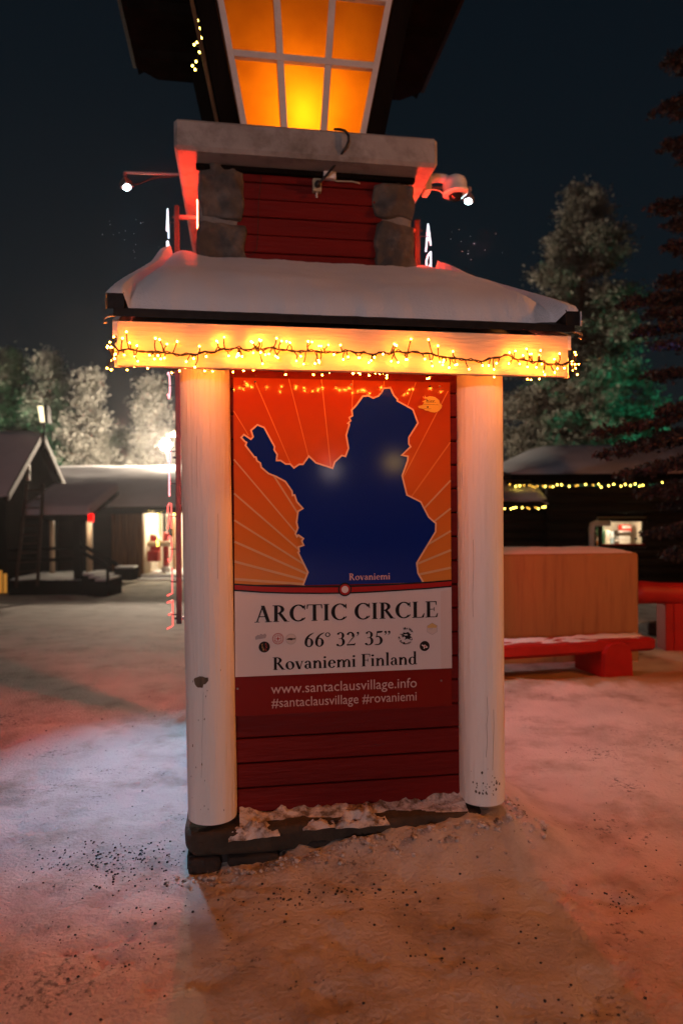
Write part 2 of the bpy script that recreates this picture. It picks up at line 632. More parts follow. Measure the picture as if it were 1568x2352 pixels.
tag(go, 'trodden snow ground strewn with dark grit', 'ground', kind='structure')


# ---- grit
def grit_cloud():
    pts = []
    def put(n_, fx):
        for _ in range(n_):
            pts.append(fx())
    def uni():
        Y = 1.75 + 4.2 * rng.random() ** 1.3
        return ((rng.random() - 0.5) * 1.15 * Y, Y, 0.0022 + 0.0045 * rng.random() ** 4)
    put(620, uni)
    def corner():
        return (-0.98 + 0.20 * rng.gauss(0, 1), 2.93 + 0.11 * rng.gauss(0, 1) , 0.0022 + 0.0042 * rng.random() ** 2)
    put(340, corner)
    def front():
        a = -0.2 + 0.32 * rng.gauss(0, 1)
        v = -0.36 - abs(0.10 * rng.gauss(0, 1))
        p = TM @ Vector((a, v, 0))
        return (p.x, p.y, 0.0024 + 0.005 * rng.random() ** 2)
    put(150, front)
    for (cx, cy, s, k) in ((1.02, 2.62, 0.07, 45), (0.35, 2.28, 0.08, 30), (-0.78, 2.33, 0.09, 50), (0.62, 1.95, 0.12, 40), (1.3, 2.15, 0.15, 30)):
        put(k, lambda: (cx + s * rng.gauss(0, 1), cy + s * 0.6 * rng.gauss(0, 1), 0.0018 + 0.004 * rng.random() ** 2))
    return pts


gm = MB()
for (X, Y, r) in grit_cloud():
    a = (X - OX) * CT + (Y - OY) * SN
    v = -(X - OX) * SN + (Y - OY) * CT
    if abs(a) < 0.74 and v > -0.16:
        continue
    z = ground_h(X, Y) + r * 0.3
    gm.sphere((X, Y, z), r, 5, 3, (1, 0.7 + 0.5 * rng.random(), 0.65))
go2 = gm.build('grit', M['grit'])
tag(go2, 'dark grit scattered over the trodden snow', 'grit', kind='stuff')

# ================================================================== TOWER
T = Thing('landmark_tower', 'tall landmark tower with two white log columns, snowy porch roof, stone corners and glowing lantern', 'tower', tower=True)

# --- columns
P_A = -0.6159
P_B = 0.6159


def column(a, r0, r1, z0, z1, seed):
    lean = -0.012 if a < 0 else 0.0
    m = MB()
    nn, nz_ = 36, 26
    def fn(i, j):
        th = 2 * math.pi * i / nn
        z = z0 + (z1 - z0) * j / nz_
        r = r0 + (r1 - r0) * j / nz_
        r *= 1 + 0.008 * mnoise.noise(Vector((math.cos(th) * 1.5, math.sin(th) * 1.5, z * 1.3 + seed)))
        if j == 0:
            r *= 0.985
        return (a + lean * (z - z0) + r * math.cos(th), r * math.sin(th), z)
    m.grid(nn, nz_, fn)
    m.add([(a + r0 * 0.985 * math.cos(2 * math.pi * i / nn), r0 * 0.985 * math.sin(2 * math.pi * i / nn), z0) for i in range(nn)], [tuple(range(nn))[::-1]])
    return m


pl = T.part('column', column(P_A, 0.1065, 0.1075, 0.172, 2.20, 1.0), M['white_log'], smooth=True, label='white log column with a chipped patch of bare wood')
pr = T.part('column', column(P_B, 0.1050, 0.1065, 0.165, 2.20, 5.0), M['white_log'], smooth=True, label='white log column with flaking paint at its foot')


def on_column(a0, r, x, y, lift):
    """pixel on the front of a column -> point on its surface"""
    a_, z_ = tw(x, y, -r)
    ac = a0 + (-0.012 * (z_ - 0.17) if a0 < 0 else 0.0)
    u = max(-0.98, min(0.98, (a_ - ac) / r))
    return (ac + (r + lift) * u, -(r + lift) * math.sqrt(1 - u * u), z_)


def patch(a0, r, pix, lift=0.0022):
    m = MB()
    cx = sum(p[0] for p in pix) / len(pix)
    cy = sum(p[1] for p in pix) / len(pix)
    vs_ = [on_column(a0, r, cx, cy, lift)] + [on_column(a0, r, *p, lift) for p in pix]
    k = len(pix)
    return m.add(vs_, [(0, 1 + i, 1 + (i + 1) % k) for i in range(k)])


def q6(pts, ox, oy, s):
    return [((ox + x / s) / 1.08865, (oy + y / s) / 1.08865) for x, y in pts]


chip = [(193, 185), (205, 165), (240, 150), (258, 140), (290, 140), (320, 150), (350, 150), (352, 185), (335, 205), (320, 222), (300, 225), (290, 265), (262, 262), (240, 266), (222, 255), (205, 232)]
T.part('bare_wood_patch', patch(P_A, 0.1085, q6(chip, 440, 1660, 4.3545)), M['bare_wood'], parent=pl, fix=True)
# flaked spots at the feet
fl = MB()
for k in range(34):
    x = 1060 + 90 * (rng.random() ** 0.5)
    y = 1826 - 60 * rng.random() ** 2.2
    s = 0.8 + 2.2 * rng.random()
    fl_p = [(x + s * (0.7 + 0.6 * rng.random()) * math.cos(t) * 0.7, y + s * (0.7 + 0.6 * rng.random()) * math.sin(t) * 1.3) for t in np.linspace(0, 2 * math.pi, 7)[:-1]]
    mm = patch(P_B, 0.106, fl_p, 0.001)
    fl.add(mm.v, mm.f)
T.part('flaked_spots', fl, M['bare_wood'], parent=pr, fix=True)['kind'] = 'stuff'
fl = MB()
for k in range(16):
    x = 436 + 90 * rng.random()
    y = 1868 - 330 * rng.random() ** 1.8
    s = 0.7 + 1.6 * rng.random()
    fl_p = [(x + s * math.cos(t) * 0.6, y + s * (0.7 + 0.9 * rng.random()) * math.sin(t) * 1.6) for t in np.linspace(0, 2 * math.pi, 7)[:-1]]
    mm = patch(P_A, 0.109, fl_p, 0.001)
    fl.add(mm.v, mm.f)
T.part('flaked_spots', fl, M['bare_wood'], parent=pl, fix=True)['kind'] = 'stuff'
# drying cracks
def crack(a0, r, pts, w):
    m = MB()
    L = [on_column(a0, r, x - w * (0.4 + 0.6 * rng.random()), y, 0.0008) for x, y in pts]
    Q = [on_column(a0, r, x + w * (0.4 + 0.6 * rng.random()), y, 0.0008) for x, y in pts]
    k = len(pts)
    return m.add(L + Q, [(i, i + 1, k + i + 1, k + i) for i in range(k - 1)])
for (a0, r, pp, par, pts, w) in ((P_A, 0.108, 0, pl, [(467, 1590), (466, 1640), (464, 1700), (464, 1740), (462, 1790)], 0.35),
                          (P_B, 0.105, 0, pr, [(1118, 1600), (1120, 1640), (1117, 1665), (1119, 1700), (1116, 1740)], 0.5),
                          (P_A, 0.108, 0, pl, [(500, 1180), (501, 1230), (499, 1290), (500, 1330)], 0.35),
                          (P_A, 0.108, 0, pl, [(452, 1000), (451, 1060), (453, 1120)], 0.3),
                          (P_B, 0.105, 0, pr, [(1090, 1240), (1091, 1300), (1089, 1370), (1090, 1420)], 0.35),
                          (P_B, 0.105, 0, pr, [(1128, 1040), (1127, 1100), (1129, 1170)], 0.3),
                          (P_B, 0.105, 0, pr, [(1133, 1630), (1134, 1670), (1132, 1720), (1131, 1770)], 0.4)):
    T.part('crack', crack(a0, r, pts, w), M['bare_wood'], parent=par, fix=True)

# --- front wall boards between the columns
WB = 0.111
proto = None
zb = 0.165
k = 0
while zb < 2.14:
    m = MB()
    z0, z1 = zb, min(zb + WB - 0.006, 2.16)
    jog = 0.0015 * rng.uniform(-1, 1)
    m.bevbox(-0.56, 0.012 + jog, z0, 0.60, 0.045, z1, 0.004)
    T.part('board', m, M['red_board'], fix=True)
    zb += WB
m = MB()
m.box(-0.60, 0.046, 0.10, 0.63, 1.50, 2.2)
T.part('lower_core', m, M['dark_wood'])

# --- plinth
sl = MB()
a0_, z_ = tw(431, 1880, -0.13)



def rough_block(x0, y0, z0, x1, y1, z1, seed, amp=0.012, nseg=5, rnd=0.18):
    """stone with a lumpy face: subdivided box pushed towards a rounded block"""
    m = MB()
    import bmesh
    bm = bmesh.new()
    bmesh.ops.create_cube(bm, size=2.0)
    bmesh.ops.subdivide_edges(bm, edges=bm.edges[:], cuts=nseg, use_grid_fill=True)
    cx, cy, cz = (x0 + x1) / 2, (y0 + y1) / 2, (z0 + z1) / 2
    hx, hy, hz = (x1 - x0) / 2, (y1 - y0) / 2, (z1 - z0) / 2
    for v in bm.verts:
        p = v.co.copy()
        mag = (abs(p.x) ** 6 + abs(p.y) ** 6 + abs(p.z) ** 6) ** (1 / 6)
        p /= mag ** (0.5 + rnd)
        w = Vector((cx + p.x * hx, cy + p.y * hy, cz + p.z * hz))
        nn = mnoise.noise(w * 7 + Vector((seed, seed * 2, 0))) + 0.5 * mnoise.noise(w * 17 + Vector((seed, 0, seed)))
        nn2 = mnoise.noise(w * 9 + Vector((0, seed * 3, seed)))
        v.co = w + Vector((amp * nn2 * 0.6 * (1 if abs(p.x) > .8 else 0), amp * nn, amp * 0.6 * nn2))
    bm.verts.index_update()
    m.add([v.co.copy() for v in bm.verts], [[v.index for v in f.verts] for f in bm.faces])
    bm.free()
    return m


sl = rough_block(-0.735, -0.122, 0.040, 0.60, 0.36, 0.150, 3.3, 0.007, 30, 0.0)
T.part('step_slab', sl, M['step'], smooth=True)
for (pa, pb, d0) in (((107, 622), (240, 760), -0.13), ((262, 603), (468, 705), -0.135), ((505, 592), (560, 660), -0.12), ((575, 560), (670, 610), -0.125),
                     ((688, 556), (902, 606), -0.14), ((930, 520), (1070, 580), -0.13)):
    xa, za = tw(*c8(*pa), d0)
    xb, zc = tw(*c8(*pb), d0)
    T.part('foundation_stone', rough_block(xa, d0, zc - 0.02, xb, d0 + 0.16, min(za, 0.042), xa * 9, 0.007, 4, 0.12), M['brick'], smooth=True)
m = MB()
m.box(-0.72, -0.09, -0.2, 0.60, 1.9, 0.044)
T.part('foundation_core', m, M['black'])

# --- porch roof
FV = -0.30
RF0, RF1 = -0.985, 0.935        # roof ends
zA, zB_ = 2.075, 2.250
m = MB()
m.bevbox(-0.958, FV, zA, 0.905, FV + 0.028, zB_, 0.002)
T.part('fascia_board', m, M['amber_glow_board'], fix=True)
SL = 0.438                       # roof slope (rise over run)


def deck_z(v):
    return 2.262 + SL * (v - (FV - 0.04))


# deck with black tin edge
m = MB()
v0, v1 = FV - 0.04, 1.52
m.hexa([(RF0 + 0.02, v0, deck_z(v0) - 0.006), (RF1 - 0.02, v0, deck_z(v0) - 0.006), (RF1 - 0.02, v1, deck_z(v1) - 0.018), (RF0 + 0.02, v1, deck_z(v1) - 0.018)],
       [(RF0 + 0.02, v0, deck_z(v0) + 0.024), (RF1 - 0.02, v0, deck_z(v0) + 0.024), (RF1 - 0.02, v1, deck_z(v1) + 0.024), (RF0 + 0.02, v1, deck_z(v1) + 0.024)])
T.part('roof_deck', m, M['black_tin'])
for s, e0 in ((1, RF0), (-1, RF1)):
    # verge flashing: a tin channel running up each end of the roof, its square front end open to view
    m = MB()
    x0, x1 = sorted((e0, e0 + s * 0.060))
    m.hexa([(x0, v0 - 0.008, deck_z(v0) + 0.020), (x1, v0 - 0.008, deck_z(v0) + 0.020), (x1, v1, deck_z(v1) + 0.020), (x0, v1, deck_z(v1) + 0.020)],
           [(x0, v0 - 0.008, deck_z(v0) + 0.083), (x1, v0 - 0.008, deck_z(v0) + 0.083), (x1, v1, deck_z(v1) + 0.083), (x0, v1, deck_z(v1) + 0.083)])
    T.part('verge_flashing', m, M['black_tin'])
    # white barge boards under the verge
    m = MB()
    x0, x1 = sorted((e0 + s * 0.004, e0 + s * 0.024))
    x0 += s * 0.006
    x1 += s * 0.006
    m.hexa([(x0, FV + 0.035, 2.075), (x1, FV + 0.035, 2.075), (x1, v1, deck_z(v1) - 0.19), (x0, v1, deck_z(v1) - 0.19)],
           [(x0, FV + 0.035, 2.165), (x1, FV + 0.035, 2.165), (x1, v1, deck_z(v1) - 0.105), (x0, v1, deck_z(v1) - 0.105)])
    T.part('barge_board', m, M['white_board'])
    m = MB()
    m.hexa([(x0 - s * .004, FV + 0.02, 2.195), (x1 - s * .004, FV + 0.02, 2.195), (x1 - s * .004, v1, deck_z(v1) - 0.08), (x0 - s * .004, v1, deck_z(v1) - 0.08)],
           [(x0 - s * .004, FV + 0.02, deck_z(FV) - 0.022), (x1 - s * .004, FV + 0.02, deck_z(FV) - 0.022), (x1 - s * .004, v1, deck_z(v1) - 0.022), (x0 - s * .004, v1, deck_z(v1) - 0.022)])
    T.part('barge_board', m, M['white_board'])
    # bent tin hook at the corner
    m = MB()
    hx = e0 - s * 0.004
    m.tube([(hx + s * 0.03, FV - 0.03, 2.262), (hx, FV - 0.03, 2.258), (hx - s * 0.014, FV - 0.03, 2.246), (hx - s * 0.012, FV - 0.03, 2.232), (hx, FV - 0.03, 2.236)], 0.005, 6)
    T.part('tin_hook', m, M['grey_metal'], smooth=True)
# soffit boards
m = MB()
m.hexa([(-0.95, FV + 0.03, 2.19), (0.90, FV + 0.03, 2.19), (0.90, 1.5, deck_z(1.5) - 0.06), (-0.95, 1.5, deck_z(1.5) - 0.06)],
       [(-0.95, FV + 0.03, 2.205), (0.90, FV + 0.03, 2.205), (0.90, 1.5, deck_z(1.5) - 0.04), (-0.95, 1.5, deck_z(1.5) - 0.04)])
T.part('soffit', m, M['white_board'])
# head beam on the columns
m = MB()
m.bevbox(-0.74, -0.06, 2.145, 0.74, 0.06, 2.185, 0.004)
T.part('head_beam', m, M['red_board'], fix=True)

# roof snow
NXS, NYS = 120, 84
def snow_fn(i, j):
    s, t = i / NXS, j / NYS
    vv0, vv1 = v0 + 0.012, 1.53
    a = RF0 - 0.006 + (RF1 - RF0 + 0.012) * s
    ea = min(a - RF0, RF1 - a) + 0.006
    over = ea < 0.066
    vf = v0 - 0.012 if over else v0 + 0.02
    if not over:
        vf += 0.010 * fbm(a, 0, 16, 3, 4.0) + 0.05 * sstep(0.20, 0.066, RF1 - a) * sstep(0.02, 0.066, RF1 - a)
    v = vf + (vv1 - vf) * t
    base = deck_z(v) + (0.084 if over else 0.022)
    dv_ = v - vf
    edge = 1 - math.exp(-(dv_ / 0.10))
    th = 0.105 * edge + 0.02 * sstep(0.0, 0.03, dv_)
    th += 0.018 * fbm(a, v, 2.3, 3, 8.0) * edge + 0.004 * fbm(a, v, 14, 3, 2.0)
    # drift: thin along the middle of the back, drawn up to a lip at both rear corners
    lip = math.exp(-((a - RF0 - 0.04) / 0.14) ** 2) + 0.75 * math.exp(-((a - RF1 + 0.04) / 0.08) ** 2)
    th += sstep(0.85, 1.45, v) * (0.055 * lip - 0.05 * sstep(0.0, 0.4, min(a - RF0, RF1 - a)))
    roundness = sstep(0.0, 0.20, ea) ** 0.8
    th *= 0.22 + 0.78 * roundness
    if over:
        th = 0.014 + 0.40 * th + 0.75 * sstep(0.85, 1.45, v) * 0.055 * lip
        if ea < 0.012:
            th = 0.0
    th += 0.0035 * rng.uniform(-1, 1) * (1 if dv_ < 0.04 else 0.35)
    if j == 0:
        th = 0.0
    z = base + th
    return (a, v, z)
sm = MB()
sm.grid(NXS, NYS, snow_fn)
# close the ends and back down to the deck
w = NXS + 1
def skirt(idx):
    o = len(sm.v)
    pts_ = [sm.v[i] for i in idx]
    sm.v += [(p[0], p[1], min(p[2], deck_z(p[1]) + 0.022)) for p in pts_]
    for q in range(len(idx) - 1):
        sm.f.append((idx[q], idx[q + 1], o + q + 1, o + q))
skirt([NYS * w + i for i in range(w)])
skirt([j * w for j in range(NYS + 1)])
skirt([j * w + NXS for j in range(NYS + 1)])
T.part('roof_snow', sm, M['snow'], smooth=True)

# --- upper tower shaft
TV = 1.50
TA0, TA1 = -0.765, 0.715
ZC = 3.79                        # underside of cap slab
m = MB()
m.box(TA0 + 0.10, TV + 0.09, 0.0, TA1 - 0.10, 3.55, ZC - 0.002)
T.part('shaft_core', m, M['red_board'])


def stone_piece(pa, pb, seed, vface=TV, depth=0.30):
    xa, za = tw(*pa, vface)
    xb, zc = tw(*pb, vface)
    return rough_block(xa, vface, zc, xb, vface + depth, za, seed, 0.038, 15, 0.02)


T.part('corner_stone', stone_piece((456, 371), (561, 502), 1.3), M['stone'], smooth=True, label='dark upper corner stone')
T.part('corner_stone', stone_piece((450, 506), (566, 640), 4.1), M['stone'], smooth=True)
T.part('corner_stone', stone_piece((860, 391), (943, 420), 6.2, TV + 0.02), M['stone'], smooth=True)
T.part('corner_stone', stone_piece((858, 418), (957, 500), 7.7), M['stone'], smooth=True, label='brown rough corner stone')
T.part('corner_stone', stone_piece((862, 505), (957, 640), 9.4), M['stone'], smooth=True)
for s, (xa, xb) in ((0, (-0.755, -0.475)), (1, (0.455, 0.70))):
    m = rough_block(xa, TV + 0.035, 2.9, xb, TV + 0.3, ZC - 0.003, 2.2 + s, 0.010, 6, 0.0)
    T.part('mortar_bed', m, M['mortar'], smooth=True)
# side faces of the shaft: stone quoins below, boards between
for s, e0 in ((-1, TA0), (1, TA1)):
    for (z0, z1, sd) in ((2.9, 3.3, 3.0), (3.31, 3.77, 5.0), (2.3, 2.88, 8.0), (1.6, 2.28, 1.0), (0.9, 1.58, 4.0), (0.1, 0.88, 6.0)):
        x0, x1 = sorted((e0 - s * 0.005, e0 - s * 0.16))
        T.part('corner_stone', rough_block(x0, 3.18, z0, x1, 3.56, z1, sd, 0.02, 4, 0.14), M['stone'], smooth=True)
    for q in range(26):
        m = MB()
        x0, x1 = sorted((e0 - s * 0.05, e0 - s * 0.11))
        zz = 0.1 + q * 0.142
        m.bevbox(x0, TV + 0.30, zz, x1, 3.17, min(zz + 0.134, ZC - 0.004), 0.005)
        T.part('board', m, M['red_board'], fix=True)
# front boards between the stones
zs = [tw(640, y, TV)[1] for y in (383, 416, 455, 496, 537, 578, 619, 660)]
zs[0] = ZC - 0.004
for q in range(len(zs) - 1):
    m = MB()
    m.bevbox(-0.50, TV + 0.035 + 0.004 * (q % 2), zs[q + 1] + 0.006, 0.49, TV + 0.088, zs[q], 0.005)
    T.part('board', m, M['red_board'], fix=True)
# trim under the slab
m = MB()
m.bevbox(-0.76, TV - 0.005, ZC - 0.035, 0.71, TV + 0.03, ZC - 0.001, 0.004)
T.part('trim_board', m, M['dark_wood'], fix=True)

# cap slab
cap = MB()
cap.bevbox(-0.885, 1.33, ZC, 0.825, 3.75, 3.985, 0.022)
T.part('cap_slab', cap, M['concrete'], fix=True)

# --- lantern
LB_Z, LT_Z = 3.99, 5.75
LB, LT = 0.400, 0.760            # half widths of the glazed front at the bottom and top
LCX = -0.040


def lan(sx, z, v=0.0):
    """point on the leaning front face of the lantern; sx in -1..1"""
    t = (z - LB_Z) / (LT_Z - LB_Z)
    hw = LB + (LT - LB) * t
    return Vector((LCX + sx * hw, 1.62 - 0.20 * t + v, z))


def bar(p0, p1, w0, d, m=None):
    """flat bar on the leaning front face, from p0 to p1 (sx, z), horizontal half width w0, depth d"""
    m = m or MB()
    a, b_ = lan(*p0), lan(*p1)
    if abs(p0[1] - p1[1]) < 1e-6:
        q = [Vector((a.x, a.y - d, a.z - w0)), Vector((b_.x, b_.y - d, b_.z - w0)), Vector((b_.x, b_.y + 0.015, b_.z - w0)), Vector((a.x, a.y + 0.015, a.z - w0))]
        t = [p + Vector((0, -0.01 * w0, 2 * w0)) for p in q]
    else:
        q = [Vector((a.x - w0, a.y - d, a.z)), Vector((a.x + w0, a.y - d, a.z)), Vector((a.x + w0, a.y + 0.015, a.z)), Vector((a.x - w0, a.y + 0.015, a.z))]
        t = [Vector((b_.x - w0, b_.y - d, b_.z)), Vector((b_.x + w0, b_.y - d, b_.z)), Vector((b_.x + w0, b_.y + 0.015, b_.z)), Vector((b_.x - w0, b_.y + 0.015, b_.z))]
    return m.hexa(q, t)


M['lantern_paint'] = mat('greyish_white_paint', (0.62, 0.58, 0.56), 0.5, var=0.08, vscale=8, bump=0.3, bscale=40)
zrows = [LB_Z + 0.02, 4.555, 4.985, 5.40, LT_Z]
win = T.part('lantern_window', bar((-0.955, LB_Z), (-0.955, LT_Z), 0.020, 0.03), M['lantern_paint'])
T.part('stile', bar((0.955, LB_Z), (0.955, LT_Z), 0.020, 0.03), M['lantern_paint'], parent=win)
for sx in (-0.315, 0.315):
    T.part('mullion', bar((sx, LB_Z + 0.03), (sx, LT_Z), 0.022, 0.022), M['lantern_paint'], parent=win)
for zr in zrows[1:]:
    T.part('glazing_bar', bar((-0.92, zr), (0.92, zr), 0.022, 0.027), M['lantern_paint'], parent=win)
T.part('glazing_bar', bar((-0.92, LB_Z + 0.025), (0.92, LB_Z + 0.025), 0.025, 0.027), M['lantern_paint'], parent=win)
# panes of orange diffusing glass
gl = bpy.data.materials.new('orange_opal_glass')
gl.use_nodes = True
gn = gl.node_tree
for q in list(gn.nodes):
    gn.nodes.remove(q)
out = gn.nodes.new('ShaderNodeOutputMaterial')
tr = gn.nodes.new('ShaderNodeBsdfTranslucent')
tr.inputs[0].default_value = (1.0, 0.33, 0.015, 1)
gtc = gn.nodes.new('ShaderNodeTexCoord')
gnz = gn.nodes.new('ShaderNodeTexNoise')
gnz.inputs['Scale'].default_value = 3.5
gnz.inputs['Detail'].default_value = 7
gn.links.new(gtc.outputs['Object'], gnz.inputs['Vector'])
grp = gn.nodes.new('ShaderNodeValToRGB')
grp.color_ramp.elements[0].position = 0.3
grp.color_ramp.elements[1].position = 0.7
grp.color_ramp.elements[0].color = (0.78, 0.22, 0.008, 1)
grp.color_ramp.elements[1].color = (1.0, 0.33, 0.015, 1)
gn.links.new(gnz.outputs['Fac'], grp.inputs[0])
gn.links.new(grp.outputs[0], tr.inputs[0])
df = gn.nodes.new('ShaderNodeBsdfDiffuse')
df.inputs[0].default_value = (0.35, 0.12, 0.01, 1)
mxs = gn.nodes.new('ShaderNodeMixShader')
mxs.inputs[0].default_value = 0.12
gn.links.new(tr.outputs[0], mxs.inputs[1])
gn.links.new(df.outputs[0], mxs.inputs[2])
gls = gn.nodes.new('ShaderNodeBsdfGlossy')
gls.inputs['Roughness'].default_value = 0.15
mx2 = gn.nodes.new('ShaderNodeMixShader')
mx2.inputs[0].default_value = 0.04
gn.links.new(mxs.outputs[0], mx2.inputs[1])
gn.links.new(gls.outputs[0], mx2.inputs[2])
gn.links.new(mx2.outputs[0], out.inputs[0])
cols = [-0.955, -0.315, 0.315, 0.955]
for r_ in range(4):
    for c_ in range(3):
        m = MB()
        q = [lan(cols[c_], zrows[r_], 0.008), lan(cols[c_ + 1], zrows[r_], 0.008), lan(cols[c_ + 1], zrows[r_ + 1], 0.008), lan(cols[c_], zrows[r_ + 1], 0.008)]
        m.add(q, [(0, 1, 2, 3)])
        T.part('pane', m, gl, parent=win)
# lamp inside
m = MB()
lz0 = 4.10
m.tube([(LCX + 0.005, 1.80, lz0), (LCX + 0.005, 1.79, lz0 + 0.34)], 0.035, 10)
T.part('lamp_tube', m, M['lamp_core'], smooth=True)
point_light('lantern_light', (LCX, 2.25, 4.45), 13, (1.0, 0.50, 0.10), 0.25, parent=T.o)
# back and sides of the lantern box (white inside)
M['lantern_inside'] = mat('pale_lantern_lining', (0.7, 0.62, 0.5), 0.8, var=0.05)


def lan2(sx, z, v):
    t = (z - LB_Z) / (LT_Z - LB_Z)
    hw = LB + (LT - LB) * t
    return Vector((LCX + sx * hw, v, z))


for s in (-1, 1):
    m = MB()
    m.hexa([lan2(s * 0.985, LB_Z, 1.66), lan2(s * 1.03, LB_Z, 1.66), lan2(s * 1.03, LB_Z, 3.30), lan2(s * 0.985, LB_Z, 3.30)],
           [lan2(s * 0.985, LT_Z, 1.50), lan2(s * 1.015, LT_Z, 1.50), lan2(s * 1.015, LT_Z, 3.50), lan2(s * 0.985, LT_Z, 3.50)])
    T.part('lantern_side', m, M['brown_wood'], fix=True)
    # corner posts, front and back, leaning outwards
    for (vb, vt, off) in ((1.60, 1.40, 0.0), (3.20, 3.45, 0.0)):
        m = MB()
        for_b = LCX + s * (LB + 0.010)
        for_t = LCX + s * (LT + 0.010)
        xb = sorted((for_b, for_b + s * 0.125))
        xt = sorted((for_t, for_t + s * 0.125))
        m.hexa([(xb[0], vb, LB_Z), (xb[1], vb, LB_Z), (xb[1], vb + 0.12, LB_Z), (xb[0], vb + 0.12, LB_Z)],
               [(xt[0], vt, LT_Z), (xt[1], vt, LT_Z), (xt[1], vt + 0.12, LT_Z), (xt[0], vt + 0.12, LT_Z)])
        T.part('corner_post', m, M['dark_wood'])
m = MB()
m.hexa([lan2(-0.98, LB_Z, 3.28), lan2(0.98, LB_Z, 3.28), lan2(0.98, LB_Z, 3.31), lan2(-0.98, LB_Z, 3.31)],
       [lan2(-0.98, LT_Z, 3.46), lan2(0.98, LT_Z, 3.46), lan2(0.98, LT_Z, 3.49), lan2(-0.98, LT_Z, 3.49)])
T.part('lantern_back', m, M['lantern_inside'])
# brown strips between the posts on the left cheek
m = MB()
m.hexa([(LCX - LB - 0.155, 1.75, LB_Z), (LCX - LB - 0.137, 1.75, LB_Z), (LCX - LB - 0.137, 1.80, LB_Z), (LCX - LB - 0.155, 1.80, LB_Z)],
       [(LCX - LT - 0.165, 1.58, LT_Z), (LCX - LT - 0.137, 1.58, LT_Z), (LCX - LT - 0.137, 1.63, LT_Z), (LCX - LT - 0.165, 1.63, LT_Z)])
T.part('cheek_board', m, M['brown_wood'])

# lantern roof: gable with deep dark eaves
EZ = 5.80
RV0, RV1 = 0.95, 3.86
RA0, RA1 = -1.44, 1.36
RC = (RA0 + RA1) / 2
RZ = 6.75
rf = MB()
for s, e0 in ((-1, RA0), (1, RA1)):
    m = MB()
    ch = 0.16
    m.hexa([(e0, RV0, EZ), (RC, RV0, RZ), (RC, RV1, RZ), (e0, RV1, EZ)] if s < 0 else [(RC, RV0, RZ), (e0, RV0, EZ), (e0, RV1, EZ), (RC, RV1, RZ)],
           [(e0, RV0, EZ + 0.12), (RC, RV0, RZ + 0.13), (RC, RV1, RZ + 0.13), (e0, RV1, EZ + 0.12)] if s < 0 else [(RC, RV0, RZ + 0.13), (e0, RV0, EZ + 0.12), (e0, RV1, EZ + 0.12), (RC, RV1, RZ + 0.13)])
    ro = T.part('lantern_roof', m, M['dark_wood'])
    # level eave soffit with a clipped rear corner, then a fascia along the eave
    inner = LCX + s * (LT + 0.02)
    m = MB()
    pts_ = [(e0, RV0), (e0, RV1 - 0.16), (e0 - s * 0.18, RV1), (inner, RV1), (inner, RV0)]
    if s > 0:
        pts_ = pts_[::-1]
    kk = len(pts_)
    m.add([(p[0], p[1], EZ - 0.03) for p in pts_] + [(p[0], p[1], EZ - 0.004) for p in pts_],
          [tuple(range(kk)), tuple(range(2 * kk - 1, kk - 1, -1))] + [(q, (q + 1) % kk, kk + (q + 1) % kk, kk + q) for q in range(kk)])
    T.part('eave_soffit', m, M['dark_wood'], parent=ro, fix=True)
    m = MB()
    x0, x1 = sorted((e0, e0 + s * 0.03))
    m.box(x0, RV0, EZ - 0.035, x1, RV1 - 0.16, EZ + 0.10)
    T.part('eave_fascia', m, M['black_tin'], parent=ro)
    for q in range(4):
        vv = RV1 - 0.45 - q * 0.62
        m = MB()
        x0, x1 = sorted((inner, e0 - s * 0.06))
        m.box(x0, vv, EZ - 0.11, x1, vv + 0.10, EZ - 0.032)
        T.part('rafter', m, M['dark_wood'], parent=ro)
    m = MB()
    m.hexa([(RC, RV0 + 0.35, LT_Z), (inner, RV0 + 0.35, LT_Z), (inner, RV0 + 0.38, LT_Z), (RC, RV0 + 0.38, LT_Z)] if s > 0 else [(inner, RV0 + 0.35, LT_Z), (RC, RV0 + 0.35, LT_Z), (RC, RV0 + 0.38, LT_Z), (inner, RV0 + 0.38, LT_Z)],
           [(RC, RV0 + 0.35, RZ), (inner, RV0 + 0.35, EZ + 0.3), (inner, RV0 + 0.38, EZ + 0.3), (RC, RV0 + 0.38, RZ)] if s > 0 else [(inner, RV0 + 0.35, EZ + 0.3), (RC, RV0 + 0.35, RZ), (RC, RV0 + 0.38, RZ), (inner, RV0 + 0.38, EZ + 0.3)])
    T.part('gable_board', m, M['dark_wood'])

# ---- snow lying on the plinth (stuff)
sn = MB()
def ledge(i, j):
    a = -0.50 + 1.02 * i / 70
    v = -0.104 + 0.122 * j / 10
    t = j / 10
    ragged = 0.30 + 0.25 * fbm(a, 0, 7, 3, 1.1)
    h = max(0, t - ragged - 0.12) * 0.042 * (1 + 1.1 * fbm(a, v, 19, 3, 6.0)) + 0.018 * sstep(0.2, 0.5, a) * t
    h += 0.03 * math.exp(-((a + 0.49) / 0.045) ** 2) * sstep(0.1, 0.6, t)
    return (a, v, 0.1475 + (h if h > 0.002 else -0.004))
sn.grid(70, 10, ledge)
def cap_snow(pa, pb, v_, hh, dep, seed):
    xa, za = tw(*c8(*pa), v_)
    xb, zb2 = tw(*c8(*pb), v_)
    def fn(i, j):
        s, t = i / 24, j / 8
        x = xa + (xb - xa) * s
        y = v_ - 0.008 + dep * t
        zb_ = za + (zb2 - za) * s
        prof = math.sin(math.pi * min(1, max(0, s))) ** 0.5 * (1 - (1 - t) ** 3) if 0 < t else 0
        return (x, y + 0.01 * fbm(x, t, 20, 2, seed), zb_ - 0.006 + hh * prof * (0.75 + 0.9 * fbm(x, y, 24, 3, seed)))
    sn.grid(24, 8, fn)
cap_snow((268, 628), (470, 604), -0.137, 0.045, 0.06, 3.0)
